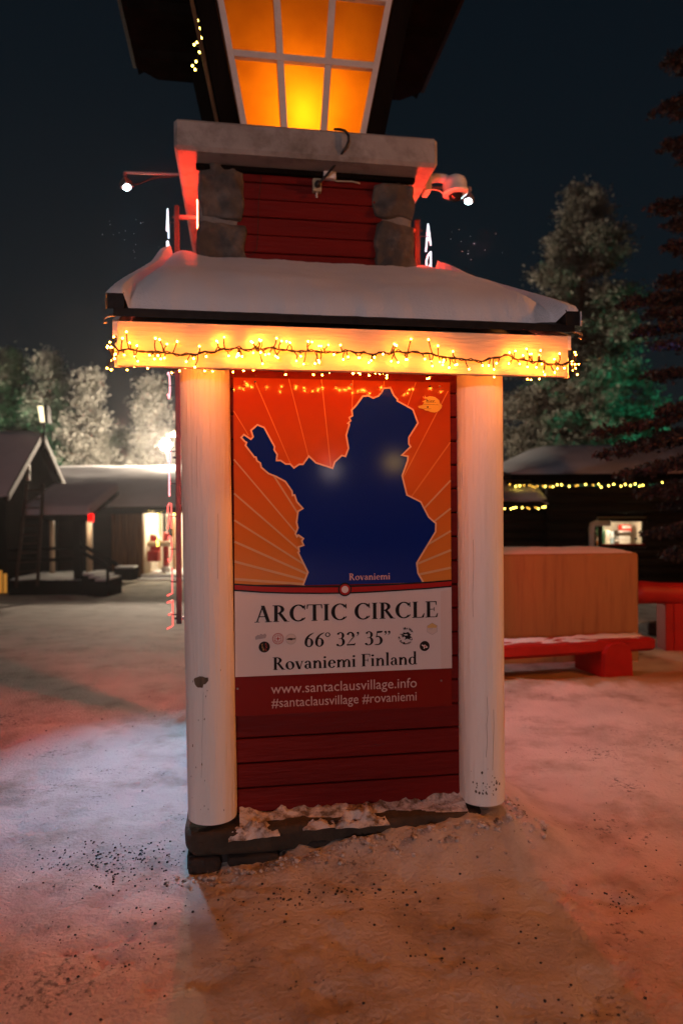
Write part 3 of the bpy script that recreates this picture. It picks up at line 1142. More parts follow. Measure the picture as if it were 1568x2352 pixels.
cap_snow((688, 580), (900, 562), -0.142, 0.055, 0.06, 5.0)
cap_snow((560, 585), (690, 570), -0.130, 0.025, 0.05, 7.0)
M['dirty_snow'] = mat('dirty_packed_snow', (0.62, 0.57, 0.54), 0.8, var=0.15, vscale=14, bump=0.8, bscale=60, dirt=(0.16, 0.11, 0.07), dscale=16, dlo=0.46, dhi=0.62)
so = sn.build('plinth_snow', M['dirty_snow'], smooth=True)
so.matrix_world = TM
tag(so, 'ragged snow lying along the step between the white columns', 'snow', kind='stuff')

cr_ = MB()
crr = random.Random(5)
for q in range(460):
    a = crr.uniform(-0.80, 0.86)
    v = -0.15 - abs(crr.gauss(0, 0.055)) if crr.random() < 0.85 else crr.uniform(-0.15, 0.1)
    if v > -0.15:
        a = 0.73 + abs(crr.gauss(0, 0.05))
    p = TM @ Vector((a, v, 0))
    r = 0.0028 + 0.012 * crr.random() ** 3.5
    z = ground_h(p.x, p.y) + r * 0.25
    o_ = len(cr_.v)
    cr_.sphere((p.x, p.y, z), r, 6, 4, (1, 0.8 + 0.4 * crr.random(), 0.7))
    for k in range(o_, len(cr_.v)):
        w = cr_.v[k]
        cr_.v[k] = tuple(w[i] + r * 0.28 * crr.uniform(-1, 1) for i in range(3))
co = cr_.build('snow_crumbs', M['dirty_snow'])
tag(co, 'crumbled lumps of snow along the foot of the plinth', 'snow', kind='stuff')

# ================================================================== INFORMATION SIGN
SV = -0.012                       # front plane of the sign
tl, tr_ = tw(*c6(55, 62), SV), tw(*c6(1478, 92), SV)
bl, br = tw(*c7(75, 915), SV), tw(*c7(1487, 850), SV)
SA0 = (tl[0] + bl[0]) / 2 + 0.001
SA1 = (tr_[0] + br[0]) / 2
SZ1 = (tl[1] + tr_[1]) / 2
SZ0 = (bl[1] + br[1]) / 2
S = Thing('information_sign', 'glossy printed sign with blue map of the north on orange and the words ARCTIC CIRCLE', 'sign', base=(0.0, SV, SZ0), tower=True)


def gloss(name, col, r=0.22, b=0.10):
    m = mat(name, col, r * 0.45, bump=b * 0.30, bscale=160, spec=0.5)
    for q in m.node_tree.nodes:
        if q.type == 'BUMP':
            q.inputs['Distance'].default_value = 0.0012
    return m


def sheet(pts, lift):
    """flat print polygon from (a, z) points"""
    m = MB()
    k = len(pts)
    area = sum(pts[i][0] * pts[(i + 1) % k][1] - pts[(i + 1) % k][0] * pts[i][1] for i in range(k))
    if area < 0:
        pts = pts[::-1]
    m.add([(p[0], SV - lift, p[1]) for p in pts], [tuple(range(k))])
    return m


M['sign_red'] = gloss('sign_red_print', (0.19, 0.004, 0.003), 0.5)
M['sign_blue'] = gloss('sign_blue_print', (0.004, 0.020, 0.20), 0.20, 0.14)
M['sign_cream'] = gloss('sign_cream_outline', (0.80, 0.52, 0.30), 0.25)
M['sign_white'] = gloss('sign_white_print', (0.68, 0.61, 0.58), 0.35)
M['sign_strip'] = gloss('sign_yellowed_strip', (0.66, 0.55, 0.50), 0.35)
M['sign_black'] = gloss('sign_black_print', (0.010, 0.010, 0.012), 0.30)
M['sign_text'] = gloss('sign_pink_text', (0.62, 0.40, 0.36), 0.35)
M['sign_stripe'] = gloss('sign_stripe_red', (0.36, 0.015, 0.012), 0.3)
M['ray_top'] = gloss('sign_ray_orange', (0.72, 0.22, 0.045), 0.22, 0.12)
M['ray_low'] = gloss('sign_ray_cream', (0.66, 0.38, 0.18), 0.22, 0.12)
# sunset print: red above, orange below
ms = gloss('sign_sunset_print', (0.6, 0.12, 0.02), 0.22, 0.12)
n = ms.node_tree
tc = n.nodes.new('ShaderNodeTexCoord')
sp = n.nodes.new('ShaderNodeSeparateXYZ')
n.links.new(tc.outputs['Object'], sp.inputs[0])
mr = n.nodes.new('ShaderNodeMapRange')
mr.inputs['From Min'].default_value = 0.55
mr.inputs['From Max'].default_value = SZ1 - SZ0
n.links.new(sp.outputs['Z'], mr.inputs[0])
rp = n.nodes.new('ShaderNodeValToRGB')
rp.color_ramp.elements[0].color = (0.68, 0.24, 0.035, 1)
rp.color_ramp.elements[1].color = (0.36, 0.034, 0.006, 1)
e = rp.color_ramp.elements.new(0.55)
e.color = (0.60, 0.105, 0.014, 1)
n.links.new(mr.outputs[0], rp.inputs[0])
n.links.new(rp.outputs[0], n.nodes['Principled BSDF'].inputs['Base Color'])
M['sign_sunset'] = ms

m = MB()
m.box(SA0, SV, SZ0, SA1, SV + 0.018, SZ1)
S.part('backing_board', m, M['sign_red'])
S.part('sunset_print', sheet([(SA0 + .0005, tw(*c7(60, 60), SV)[1]), (SA1 - .0005, tw(*c7(1487, 45), SV)[1]), (SA1 - .0005, SZ1 - .0005), (SA0 + .0005, SZ1 - .0005)], 0.0010), M['sign_sunset'])


def strip_mesh(line, wds, lift):
    """stroke of (a,z) polyline with mitred joints"""
    L, Q = [], []
    k = len(line)
    for i, p in enumerate(line):
        p0 = line[max(0, i - 1)]
        p1 = line[min(k - 1, i + 1)]
        d0 = Vector((p[0] - p0[0], p[1] - p0[1]))
        d1 = Vector((p1[0] - p[0], p1[1] - p[1]))
        if d0.length < 1e-9: d0 = d1
        if d1.length < 1e-9: d1 = d0
        d0 = d0.normalized(); d1 = d1.normalized()
        n0 = Vector((-d0.y, d0.x)); n1 = Vector((-d1.y, d1.x))
        nn = (n0 + n1)
        if nn.length < 0.2: nn = n0
        nn.normalize()
        mit = 1.0 / max(0.55, nn.dot(n0))
        wd = (wds[i] if isinstance(wds, (list, tuple)) else wds) * mit / 2
        L.append((p[0] + nn.x * wd, SV - lift, p[1] + nn.y * wd))
        Q.append((p[0] - nn.x * wd, SV - lift, p[1] - nn.y * wd))
    m = MB()
    m.add(Q + L, [(i, i + 1, k + i + 1, k + i) for i in range(k - 1)])
    return m


PX = 0.38265 / 1.08865 / 1568 * 3.05    # metres per crop pixel on the sign
rays = [((58, 280), (160, 440), 6), ((205, 92), (440, 640), 6), ((422, 65), (556, 600), 6), ((636, 68), (700, 680), 7), ((840, 75), (835, 300), 6), ((1045, 82), (1036, 180), 5),
        ((1252, 95), (1190, 270), 6), ((1462, 150), (1170, 715), 7), ((1483, 485), (1210, 860), 9), ((1484, 735), (1290, 935), 11), ((1485, 918), (1340, 1028), 12),
        ((1486, 1065), (1320, 1160), 13), ((1487, 1190), (1250, 1285), 14), ((1487, 1305), (1250, 1355), 15), ((58, 598), (500, 1112), 9), ((325, 705), (520, 1010), 11),
        ((58, 820), (520, 1215), 11), ((58, 995), (520, 1282), 12), ((60, 1135), (540, 1345), 14), ((62, 1265), (540, 1390), 15), ((66, 1380), (530, 1414), 16)]
for (p, q, wd) in rays:
    a_ = tw(*c6(*p), SV)
    b_ = tw(*c6(*q), SV)
    a_ = (min(max(a_[0], SA0 + .001), SA1 - .001), min(a_[1], SZ1 - .001))
    S.part('sun_ray', strip_mesh([a_, b_], wd * PX, 0.0020), M['ray_low'] if p[1] > 560 else M['ray_top'])

outline = [(515, 1420), (547, 1335), (483, 1205), (490, 1200), (486, 1170), (519, 1158), (507, 1130), (518, 1115), (485, 1092), (476, 1103), (466, 1083), (482, 1045), (473, 1010), (483, 937), (514, 918),
           (475, 875), (460, 830), (447, 833), (443, 805), (400, 742), (340, 710), (290, 690), (243, 650), (237, 622), (215, 607), (208, 583), (198, 583), (140, 507), (147, 487), (135, 480), (112, 455), (130, 436),
           (175, 466), (190, 450), (176, 408), (218, 372), (262, 390), (330, 515), (327, 535), (347, 565), (342, 605), (370, 605), (402, 628), (432, 628), (456, 653), (490, 630), (515, 630), (553, 576), (600, 620),
           (708, 656), (722, 615), (768, 572), (792, 578), (812, 525), (797, 440), (818, 368), (808, 362), (826, 345), (817, 325), (838, 312), (833, 275), (862, 245), (905, 185), (938, 180), (972, 197), (1005, 185),
           (1028, 160), (1040, 132), (1085, 128), (1108, 180), (1132, 205), (1130, 215), (1232, 272), (1265, 360), (1205, 455), (1205, 495), (1217, 515), (1160, 570), (1200, 578), (1198, 605), (1162, 705), (1193, 830),
           (1283, 875), (1335, 975), (1382, 1015), (1380, 1070), (1257, 1275), (1265, 1340), (1300, 1402)]
opts = [tw(*c6(*p), SV) for p in outline]
S.part('map', sheet(opts, 0.0030), M['sign_blue'])
S.part('map_outline', strip_mesh(opts, 10.5 * PX, 0.0038), M['sign_cream'])

# striped belt with a ring
top = [(58, 50), (240, 60), (420, 65), (620, 66), (787, 65), (960, 58), (1150, 48), (1330, 37), (1487, 25)]
bot = [(58, 99), (240, 111), (420, 117), (620, 119), (787, 117), (960, 110), (1150, 98), (1330, 86), (1487, 73)]
TP = [tw(*c7(*p), SV) for p in top]
BP = [tw(*c7(*p), SV) for p in bot]
for L_ in (TP, BP):
    L_[0] = (SA0 + .0005, L_[0][1]); L_[-1] = (SA1 - .0005, L_[-1][1])
wl = [tw(*c7(66, 658), SV), tw(*c7(1485, 606), SV)]
wz = (wl[0][1] + wl[1][1]) / 2
S.part('white_band', sheet([(SA0 + .0005, wz), (SA1 - .0005, wz)] + BP[::-1], 0.0030), M['sign_white'])
xs_ = tw(*c7(1414, 300), SV)[0]
S.part('yellowed_strip', sheet([(xs_, wz + .001), (SA1 - .001, wz + .001), (SA1 - .001, BP[-1][1] - .012), (xs_, BP[-1][1] - .017)], 0.0036), M['sign_strip'])
S.part('belt_border', sheet(BP + TP[::-1], 0.0046), M['sign_black'])
ins = 10 * PX
S.part('belt', sheet([(p[0], p[1] + ins) for p in BP] + [(p[0], p[1] - ins) for p in TP[::-1]], 0.0054), M['sign_stripe'])


def disc_pts(c, r, n_=36, sx=1.0):
    return [(c[0] + r * sx * math.cos(2 * math.pi * i / n_), c[1] + r * math.sin(2 * math.pi * i / n_)) for i in range(n_)]


cc = tw(*c7(788, 88), SV)
S.part('ring_border', sheet(disc_pts(cc, 45 * PX), 0.0062), M['sign_black'])
S.part('ring', sheet(disc_pts(cc, 36 * PX), 0.0070), M['sign_stripe'])
S.part('ring_centre', sheet(disc_pts(cc, 23 * PX), 0.0078), M['sign_white'])


# ---- serif lettering drawn stroke by stroke (cap height 1)
def rc(x0, y0, x1, y1):
    return [[(x0, y0), (x1, y0), (x1, y1), (x0, y1)]]


def ln_(x0, y0, x1, y1, w_):
    return [[(x0 - w_ / 2, y0), (x0 + w_ / 2, y0), (x1 + w_ / 2, y1), (x1 - w_ / 2, y1)]]


def arc(cx, cy, rx, ry, a0, a1, tk=0.15, tn=0.05, st=0.0, n_=22, taper=(1, 1)):
    P = []
    pin, pout = [], []
    for i in range(n_ + 1):
        f = i / n_
        t = math.radians(a0 + (a1 - a0) * f)
        w_ = 1.25 * tn + (1.12 * tk - 1.25 * tn) * abs(math.cos(t - math.radians(st))) ** 1.3
        w_ *= taper[0] + (taper[1] - taper[0]) * f
        pout.append((cx + rx * math.cos(t), cy + ry * math.sin(t)))
        pin.append((cx + (rx - w_) * math.cos(t), cy + (ry - w_) * math.sin(t)))
    for i in range(n_):
        P.append([pout[i], pout[i + 1], pin[i + 1], pin[i]])
    return P


def stem(x, y0, y1, w_=0.165):
    return rc(x - w_ / 2, y0, x + w_ / 2, y1)


def foot(x, y=0.0, hw=0.15, h=0.042):
    return [[(x - hw, y), (x + hw, y), (x + hw * 0.9, y + h), (x - hw * 0.9, y + h)]]


def head(x, y=1.0, hw=0.15, h=0.042):
    return [[(x - hw * 0.9, y - h), (x + hw * 0.9, y - h), (x + hw, y), (x - hw, y)]]


def blob(x, y, r, n_=14):
    return [[(x + r * math.cos(2 * math.pi * i / n_), y + r * math.sin(2 * math.pi * i / n_)) for i in range(n_)]]


def quote(x):
    return blob(x, 0.93, 0.075) + [[(x + 0.075, 0.93), (x + 0.06, 0.80), (x - 0.06, 0.68), (x - 0.075, 0.70), (x + 0.0, 0.80), (x + 0.01, 0.90)]]


SW = 0.142
G = {
    'A': (ln_(0.09, 0, 0.375, 1.0, 0.065) + ln_(0.625, 0, 0.365, 1.0, 0.165) + rc(0.19, 0.31, 0.53, 0.365) + foot(0.10, 0, 0.125) + foot(0.63, 0, 0.17), 0.79),
    'R': (stem(0.19, 0, 1) + foot(0.19) + rc(0.03, 0.955, 0.30, 1.0) + arc(0.28, 0.745, 0.30, 0.255, 90, -90, 0.15, 0.05) + rc(0.22, 0.488, 0.30, 0.54)
          + ln_(0.665, 0.0, 0.36, 0.52, 0.17) + foot(0.70, 0, 0.12, 0.035), 0.78),
    'C': (arc(0.46, 0.5, 0.42, 0.515, 42, 312, 0.165, 0.05) + [[(0.74, 0.985), (0.775, 0.985), (0.785, 0.69), (0.75, 0.69), (0.70, 0.84)]] + [[(0.74, 0.10), (0.79, 0.19), (0.76, 0.24), (0.69, 0.14)]], 0.84),
    'T': (stem(0.38, 0, 1) + foot(0.38) + rc(0.03, 0.945, 0.73, 1.0) + [[(0.02, 1), (0.085, 0.95), (0.05, 0.74), (0.01, 0.74)]] + [[(0.675, 0.95), (0.74, 1), (0.75, 0.74), (0.71, 0.74)]], 0.76),
    'I': (stem(0.18, 0, 1) + foot(0.18) + head(0.18), 0.37),
    'L': (stem(0.18, 0, 1) + head(0.18) + rc(0.03, 0, 0.58, 0.052) + [[(0.50, 0.05), (0.60, 0.0), (0.64, 0.27), (0.605, 0.27)]], 0.66),
    'E': (stem(0.18, 0, 1) + rc(0.03, 0.948, 0.56, 1.0) + rc(0.03, 0, 0.60, 0.052) + rc(0.2, 0.485, 0.47, 0.535) + [[(0.52, 0.95), (0.58, 1), (0.585, 0.76), (0.55, 0.76)]]
          + [[(0.53, 0.05), (0.61, 0.0), (0.65, 0.26), (0.615, 0.26)]] + rc(0.44, 0.39, 0.475, 0.635), 0.68),
    'F': (stem(0.18, 0, 1) + foot(0.18) + rc(0.03, 0.948, 0.56, 1.0) + rc(0.2, 0.475, 0.46, 0.525) + [[(0.52, 0.95), (0.58, 1), (0.585, 0.76), (0.55, 0.76)]] + rc(0.43, 0.38, 0.465, 0.625), 0.60),
    'o': (arc(0.30, 0.315, 0.275, 0.335, 0, 360, 0.145, 0.05, 12, 30), 0.60),
    'v': (ln_(0.285, -0.01, 0.10, 0.62, 0.15) + ln_(0.29, -0.01, 0.45, 0.62, 0.055) + head(0.11, 0.635, 0.13, 0.035) + head(0.46, 0.635, 0.10, 0.035), 0.55),
    'a': (stem(0.37, 0.03, 0.42, SW) + arc(0.24, 0.415, 0.195, 0.23, 150, 0, 0.12, 0.055) + arc(0.225, 0.185, 0.19, 0.195, 75, 290, 0.13, 0.05) + blob(0.12, 0.50, 0.06)
          + [[(0.31, 0.13), (0.37, 0.03), (0.50, 0.0), (0.51, 0.045), (0.43, 0.08)]] + rc(0.25, 0.33, 0.34, 0.375), 0.52),
    'n': (stem(0.15, 0, 0.6, SW) + foot(0.15, 0, 0.125, 0.036) + [[(0.03, 0.555), (0.15, 0.56), (0.21, 0.64), (0.18, 0.655), (0.03, 0.60)]] + arc(0.35, 0.385, 0.195, 0.26, 165, 0, 0.13, 0.07) + stem(0.482, 0, 0.40, SW) + foot(0.482, 0, 0.12, 0.036), 0.63),
    'm': (stem(0.15, 0, 0.6, SW) + foot(0.15, 0, 0.125, 0.036) + [[(0.03, 0.555), (0.15, 0.56), (0.21, 0.64), (0.18, 0.655), (0.03, 0.60)]] + arc(0.35, 0.385, 0.195, 0.26, 165, 0, 0.13, 0.07) + stem(0.482, 0, 0.40, SW) + foot(0.482, 0, 0.12, 0.036)
          + arc(0.682, 0.385, 0.195, 0.26, 165, 0, 0.13, 0.07) + stem(0.814, 0, 0.40, SW) + foot(0.814, 0, 0.12, 0.036), 0.96),
    'i': (stem(0.15, 0, 0.6, SW) + foot(0.15, 0, 0.125, 0.036) + [[(0.03, 0.565), (0.15, 0.57), (0.21, 0.64), (0.18, 0.655), (0.03, 0.61)]] + blob(0.15, 0.86, 0.082), 0.31),
    'l': (stem(0.15, 0, 1.04, SW) + foot(0.15, 0, 0.125, 0.036) + [[(0.03, 1.01), (0.12, 0.99), (0.2125, 1.07), (0.19, 1.085), (0.03, 1.045)]], 0.31),
    'd': (arc(0.285, 0.31, 0.255, 0.33, 55, 305, 0.14, 0.05) + stem(0.45, 0.03, 1.04, SW) + [[(0.33, 1.01), (0.42, 0.99), (0.5125, 1.07), (0.49, 1.085), (0.33, 1.045)]] + [[(0.45, -0.015), (0.60, 0.02), (0.60, 0.06), (0.47, 0.06)]], 0.62),
    'e': (arc(0.28, 0.315, 0.25, 0.335, 8, 318, 0.14, 0.05) + rc(0.10, 0.335, 0.515, 0.385), 0.54),
    'h': (stem(0.15, 0, 1.04, SW) + foot(0.15, 0, 0.125, 0.036) + arc(0.35, 0.385, 0.195, 0.26, 165, 0, 0.13, 0.07) + stem(0.482, 0, 0.40, SW) + foot(0.482, 0, 0.12, 0.036), 0.63),
    'r': (stem(0.15, 0, 0.6, SW) + foot(0.15, 0, 0.125, 0.036) + arc(0.33, 0.42, 0.16, 0.22, 150, 60, 0.10, 0.08) + blob(0.40, 0.56, 0.07), 0.46),
    '.': (blob(0.12, 0.07, 0.08), 0.25),
    '6': (arc(0.30, 0.315, 0.265, 0.335, 0, 360, 0.145, 0.05, 0, 28) + arc(0.66, 0.32, 0.625, 0.72, 180, 104, 0.15, 0.05, 0, 16) + [[(0.50, 1.015), (0.58, 1.05), (0.60, 1.02), (0.52, 0.97)]], 0.62),
    '3': (arc(0.25, 0.76, 0.235, 0.26, 155, -75, 0.14, 0.05) + arc(0.225, 0.28, 0.295, 0.325, 75, -125, 0.15, 0.05) + blob(0.075, 0.075, 0.075) + rc(0.15, 0.505, 0.33, 0.55), 0.58),
    '2': (arc(0.27, 0.72, 0.245, 0.30, 160, -25, 0.145, 0.06) + [[(0.04, 0.03), (0.10, 0.10), (0.50, 0.62), (0.38, 0.60)]] + [[(0.04, 0.0), (0.54, 0.0), (0.57, 0.18), (0.53, 0.18), (0.49, 0.11), (0.04, 0.10)]], 0.60),
    '5': ([[(0.15, 0.86), (0.46, 0.88), (0.52, 1.02), (0.15, 1.0)]] + ln_(0.125, 0.52, 0.175, 0.98, 0.05) + arc(0.20, 0.30, 0.305, 0.35, 112, -112, 0.155, 0.06) + [[(0.02, -0.03), (0.14, -0.04), (0.14, 0.02), (0.02, 0.03)]], 0.56),
    '°': (arc(0.17, 0.86, 0.155, 0.165, 0, 360, 0.055, 0.045, 0, 24), 0.40),
    '’': (quote(0.12), 0.26),
    '”': (quote(0.12) + quote(0.34), 0.48),
    ' ': ([], 0.28),
}


def serif(text):
    polys, x = [], 0.0
    for ch in text:
        gs, adv = G[ch]
        polys += [[(px_ + x, py_) for px_, py_ in p] for p in gs]
        x += adv
    xs = [p[0] for q in polys for p in q]
    return polys, min(xs), max(xs)


def set_serif(text, pl_, pr_, cap_, lift, m, conv, name='lettering'):
    """text between pixel pl_ (left end of baseline) and pr_ (right end), cap height in crop pixels"""
    A0, Z0 = tw(*conv(*pl_), SV)
    A1, Z1 = tw(*conv(*pr_), SV)
    z0 = (Z0 + Z1) / 2
    polys, x0, x1 = serif(text)
    sx = (A1 - A0) / (x1 - x0)
    sy = cap_ * PX
    x, cnt = 0.0, 0
    for ch in text:
        gs, adv = G[ch]
        if gs:
            mb = MB()
            for p in gs:
                pts = [(A0 + (q[0] + x - x0) * sx, z0 + q[1] * sy) for q in p]
                k = len(pts)
                area = sum(pts[j][0] * pts[(j + 1) % k][1] - pts[(j + 1) % k][0] * pts[j][1] for j in range(k))
                if area < 0:
                    pts = pts[::-1]
                yy = SV - lift - 0.00004 * (cnt % 23)
                cnt += 1
                mb.add([(q[0], yy, q[1]) for q in pts], [tuple(range(k))])
            S.part('letter', mb, m)
        x += adv


set_serif('ARCTIC CIRCLE', (198, 302), (1395, 272), 108, 0.0044, M['sign_black'], c7)
set_serif('66° 32’ 35”', (525, 461), (1085, 448), 88, 0.0044, M['sign_black'], c7)
set_serif('Rovaniemi Finland', (318, 612), (1260, 580), 82, 0.0044, M['sign_black'], c7)
set_serif('Rovaniemi', (815, 1385), (1083, 1383), 44, 0.0040, M['sign_text'], c6)


def sans(text, a0, a1, z0, hgt, lift, m, name='lettering', rot=0.0, thing=None, parent=None, off=0.0):
    cu = bpy.data.curves.new('t', 'FONT')
    cu.body = text
    cu.size = 1.0
    cu.offset = off
    cu.resolution_u = 3
    ob = bpy.data.objects.new('t', cu)
    COL.objects.link(ob)
    dg = bpy.context.evaluated_depsgraph_get()
    me = bpy.data.meshes.new_from_object(ob.evaluated_get(dg))
    vs_ = [v.co.copy() for v in me.vertices]
    fs_ = [tuple(p.vertices) for p in me.polygons]
    bpy.data.objects.remove(ob)
    bpy.data.curves.remove(cu)
    bpy.data.meshes.remove(me)
    x0 = min(v.x for v in vs_); x1 = max(v.x for v in vs_)
    sx = (a1 - a0) / (x1 - x0)
    sy = hgt / 0.73
    c_, s_ = math.cos(rot), math.sin(rot)
    mb = MB()
    mb.add([(a0 + (v.x - x0) * sx * c_ - v.y * sy * s_, SV - lift, z0 + (v.x - x0) * sx * s_ + v.y * sy * c_) for v in vs_], fs_)
    return (thing or S).part(name, mb, m, parent=parent)


def set_sans(text, pl_, pr_, cap_, lift, m):
    A0, Z0 = tw(*c7(*pl_), SV)
    A1, Z1 = tw(*c7(*pr_), SV)
    o = sans(text, A0, A1, (Z0 + Z1) / 2, cap_ * PX, lift, m)
    o['kind'] = 'stuff'
    return o


set_sans('www.santaclausvillage.info', (307, 766), (1258, 733), 68, 0.0012, M['sign_text'])
set_sans('#santaclausvillage #rovaniemi', (310, 855), (1257, 820), 64, 0.0012, M['sign_text'])

# ---- stickers
M['st_yellow'] = gloss('yellow_paper', (0.80, 0.50, 0.07), 0.5)
M['st_grey'] = gloss('grey_paper_print', (0.33, 0.30, 0.31), 0.5)
M['st_red'] = gloss('red_ring_print', (0.42, 0.06, 0.05), 0.4)
M['st_pale'] = gloss('pale_sticker_paper', (0.62, 0.53, 0.47), 0.4)
M['st_gold'] = gloss('golden_sticker_print', (0.62, 0.42, 0.16), 0.4)
M['st_black'] = gloss('black_sticker', (0.012, 0.012, 0.012), 0.35)
M['st_green'] = gloss('sticker_green_print', (0.20, 0.20, 0.08), 0.5)


def ring_mesh(c, r, w_, lift, n_=32):
    return strip_mesh([(c[0] + r * math.cos(2 * math.pi * i / n_), c[1] + r * math.sin(2 * math.pi * i / n_)) for i in range(n_ + 1)], w_, lift)


def arc_text(text, c, r, mid, spread, h, lift, m, parent, flip=False):
    """letters set round a circle; mid and spread in degrees"""
    k = len(text)
    for i, ch in enumerate(text):
        if ch == ' ':
            continue
        f = (i + 0.5) / k - 0.5
        ang = mid - f * spread if not flip else mid + f * spread
        t = math.radians(ang)
        rot = t - math.pi / 2 if not flip else t + math.pi / 2
        wdt = h * 0.62
        rr = r if not flip else r + h * 0.72
        px_, pz_ = c[0] + rr * math.cos(t), c[1] + rr * math.sin(t)
        a_ = px_ - wdt / 2 * math.cos(rot)
        z_ = pz_ - wdt / 2 * math.sin(rot)
        sans(ch, a_, a_ + wdt, z_, h, lift, m, 'letter', rot=rot, parent=parent, off=0.02)


st = S.part('sticker', sheet([tw(*c6(*p), SV) for p in [(1265, 250), (1295, 243), (1305, 225), (1290, 222), (1320, 205), (1312, 195), (1340, 185), (1375, 190), (1402, 210), (1410, 235), (1422, 245), (1418, 262), (1400, 282), (1375, 292), (1345, 288), (1330, 280), (1312, 278), (1300, 268), (1270, 262)]], 0.0050), M['st_yellow'], label='torn yellow paper sticker in the upper right corner of the sign')
A0, Z0 = tw(*c6(1318, 226), SV)
A1, _ = tw(*c6(1380, 226), SV)
polys, x0, x1 = serif('hier.')
mb = MB()
for i, p in enumerate(polys):
    mb.add([(A0 + (q[0] - x0) / (x1 - x0) * (A1 - A0), SV - 0.0056 - 0.00004 * (i % 9), Z0 + q[1] * 24 * PX) for q in p], [tuple(range(len(p)))])
S.part('lettering', mb, M['st_black'], parent=st, fix=False)
S.part('text_line', strip_mesh([tw(*c6(1300, 238), SV), tw(*c6(1398, 242), SV)], 1.6 * PX, 0.0056), M['st_black'], parent=st)
S.part('emblem', sheet(disc_pts(tw(*c6(1328, 256), SV), 6 * PX, 8), 0.0056), M['st_black'], parent=st)
S.part('text_line', strip_mesh([tw(*c6(1303, 266), SV), tw(*c6(1350, 268), SV)], 1.6 * PX, 0.0056), M['st_black'], parent=st)

c = tw(*c7(263, 464), SV)
st = S.part('sticker', sheet(disc_pts(c, 36 * PX), 0.0050), M['st_black'], label='round black sticker with red and yellow letters, left of the numerals')
for (ch, dx, dz, mm) in (('Y', -14, 6, 'st_gold'), ('A', 10, 12, 'st_red'), ('S', 13, -6, 'st_red'), ('L', -8, -8, 'st_gold'), ('Y', -6, -27, 'st_gold'), ('S', 9, -26, 'st_red')):
    sans(ch, c[0] + (dx - 6) * PX, c[0] + (dx + 6) * PX, c[1] + dz * PX, 16 * PX, 0.0056, M[mm], 'letter', parent=st)
c = tw(*c7(352, 410), SV)
st = S.part('sticker', sheet(disc_pts(c, 36 * PX), 0.0048), M['sign_white'], label='white sticker with a red compass ring')
S.part('ring', ring_mesh(c, 34.5 * PX, 4 * PX, 0.0054), M['st_red'], parent=st)
S.part('ring', ring_mesh(c, 20 * PX, 2.4 * PX, 0.0054), M['st_red'], parent=st)
S.part('ring', ring_mesh(c, 27 * PX, 7 * PX, 0.0051, 22), M['st_pale'], parent=st)
arc_text('STONE', c, 23.5 * PX, 90, 120, 7.5 * PX, 0.0058, M['st_red'], st)
arc_text('ISLAND', c, 23.5 * PX, 270, 140, 7.5 * PX, 0.0058, M['st_red'], st, flip=True)
for t in range(4):
    an = t * math.pi / 2 + 0.02
    p0 = (c[0] + 5 * PX * math.cos(an + .8), c[1] + 5 * PX * math.sin(an + .8))
    p1 = (c[0] + 19 * PX * math.cos(an), c[1] + 19 * PX * math.sin(an))
    p2 = (c[0] + 5 * PX * math.cos(an - .8), c[1] + 5 * PX * math.sin(an - .8))
    S.part('compass_point', sheet([p0, p1, p2, c], 0.0060), M['st_red'], parent=st)
c = tw(*c7(437, 412), SV)
st = S.part('sticker', sheet(disc_pts(c, 35 * PX), 0.0048), M['st_pale'], label='pale round sticker with a dark fish')
S.part('ring', ring_mesh(c, 33 * PX, 2 * PX, 0.0054), M['st_grey'], parent=st)
S.part('emblem', sheet([(c[0] + x * PX, c[1] + z * PX) for x, z in [(-29, 0), (-20, 5), (-6, 7), (6, 6), (18, 3), (26, 8), (28, 1), (25, -6), (16, -3), (8, -5), (2, -10), (-2, -6), (-16, -5), (-26, -4)]], 0.0054), M['sign_black'], parent=st)
c = tw(*c7(240, 395), SV)
st = S.part('sticker', sheet([(c[0] + x * PX, c[1] + z * PX) for x, z in [(-35, -20), (30, -12), (36, 6), (28, 18), (12, 10), (2, 17), (-10, 8), (-20, 11), (-36, -2)]], 0.0048), M['st_grey'], label='torn grey sticker, uppermost on the left of the white band')
for q in range(3):
    S.part('text_line', strip_mesh([(c[0] - 32 * PX, c[1] + (-14 + 8 * q) * PX), (c[0] + 30 * PX, c[1] + (-7 + 8 * q) * PX)], 1.6 * PX, 0.0054), M['st_pale'], parent=st)
c = tw(*c7(1187, 393), SV)
st = S.part('sticker', sheet([(c[0] + x * PX, c[1] + z * PX) for x, z in [(-48, 14), (-20, 18), (-22, 26), (-2, 22), (14, 28), (22, 20), (36, 8), (26, 2), (40, -10), (44, -26), (34, -30), (22, -22), (6, -18), (-8, -24), (-22, -16), (-26, -2), (-34, 4), (-22, 8)]], 0.0048), M['sign_black'], label='black motorcycle emblem ringed by gothic letters')
S.part('emblem', sheet(disc_pts((c[0] - 14 * PX, c[1] - 12 * PX), 9 * PX, 14), 0.0054), M['sign_white'], parent=st)
S.part('emblem', sheet(disc_pts((c[0] + 33 * PX, c[1] - 18 * PX), 6 * PX, 12), 0.0054), M['sign_white'], parent=st)
S.part('emblem', sheet([(c[0] + x * PX, c[1] + z * PX) for x, z in [(-20, 10), (4, 14), (12, 6), (-4, 4)]], 0.0054), M['sign_white'], parent=st)
arc_text('Blue Rider', c, 45 * PX, 68, 84, 15 * PX, 0.0048, M['sign_black'], st)
arc_text('MC Bonlanden', c, 45 * PX, 247, 128, 15 * PX, 0.0048, M['sign_black'], st, flip=True)
c = tw(*c7(1357, 345), SV)
hexp = [(c[0] + 40 * PX * math.cos(math.radians(90 + 60 * i)), c[1] + 40 * PX * math.sin(math.radians(90 + 60 * i))) for i in range(6)]
st = S.part('sticker', sheet(hexp, 0.0048), M['st_pale'], label='hexagonal sticker with a golden upper half')
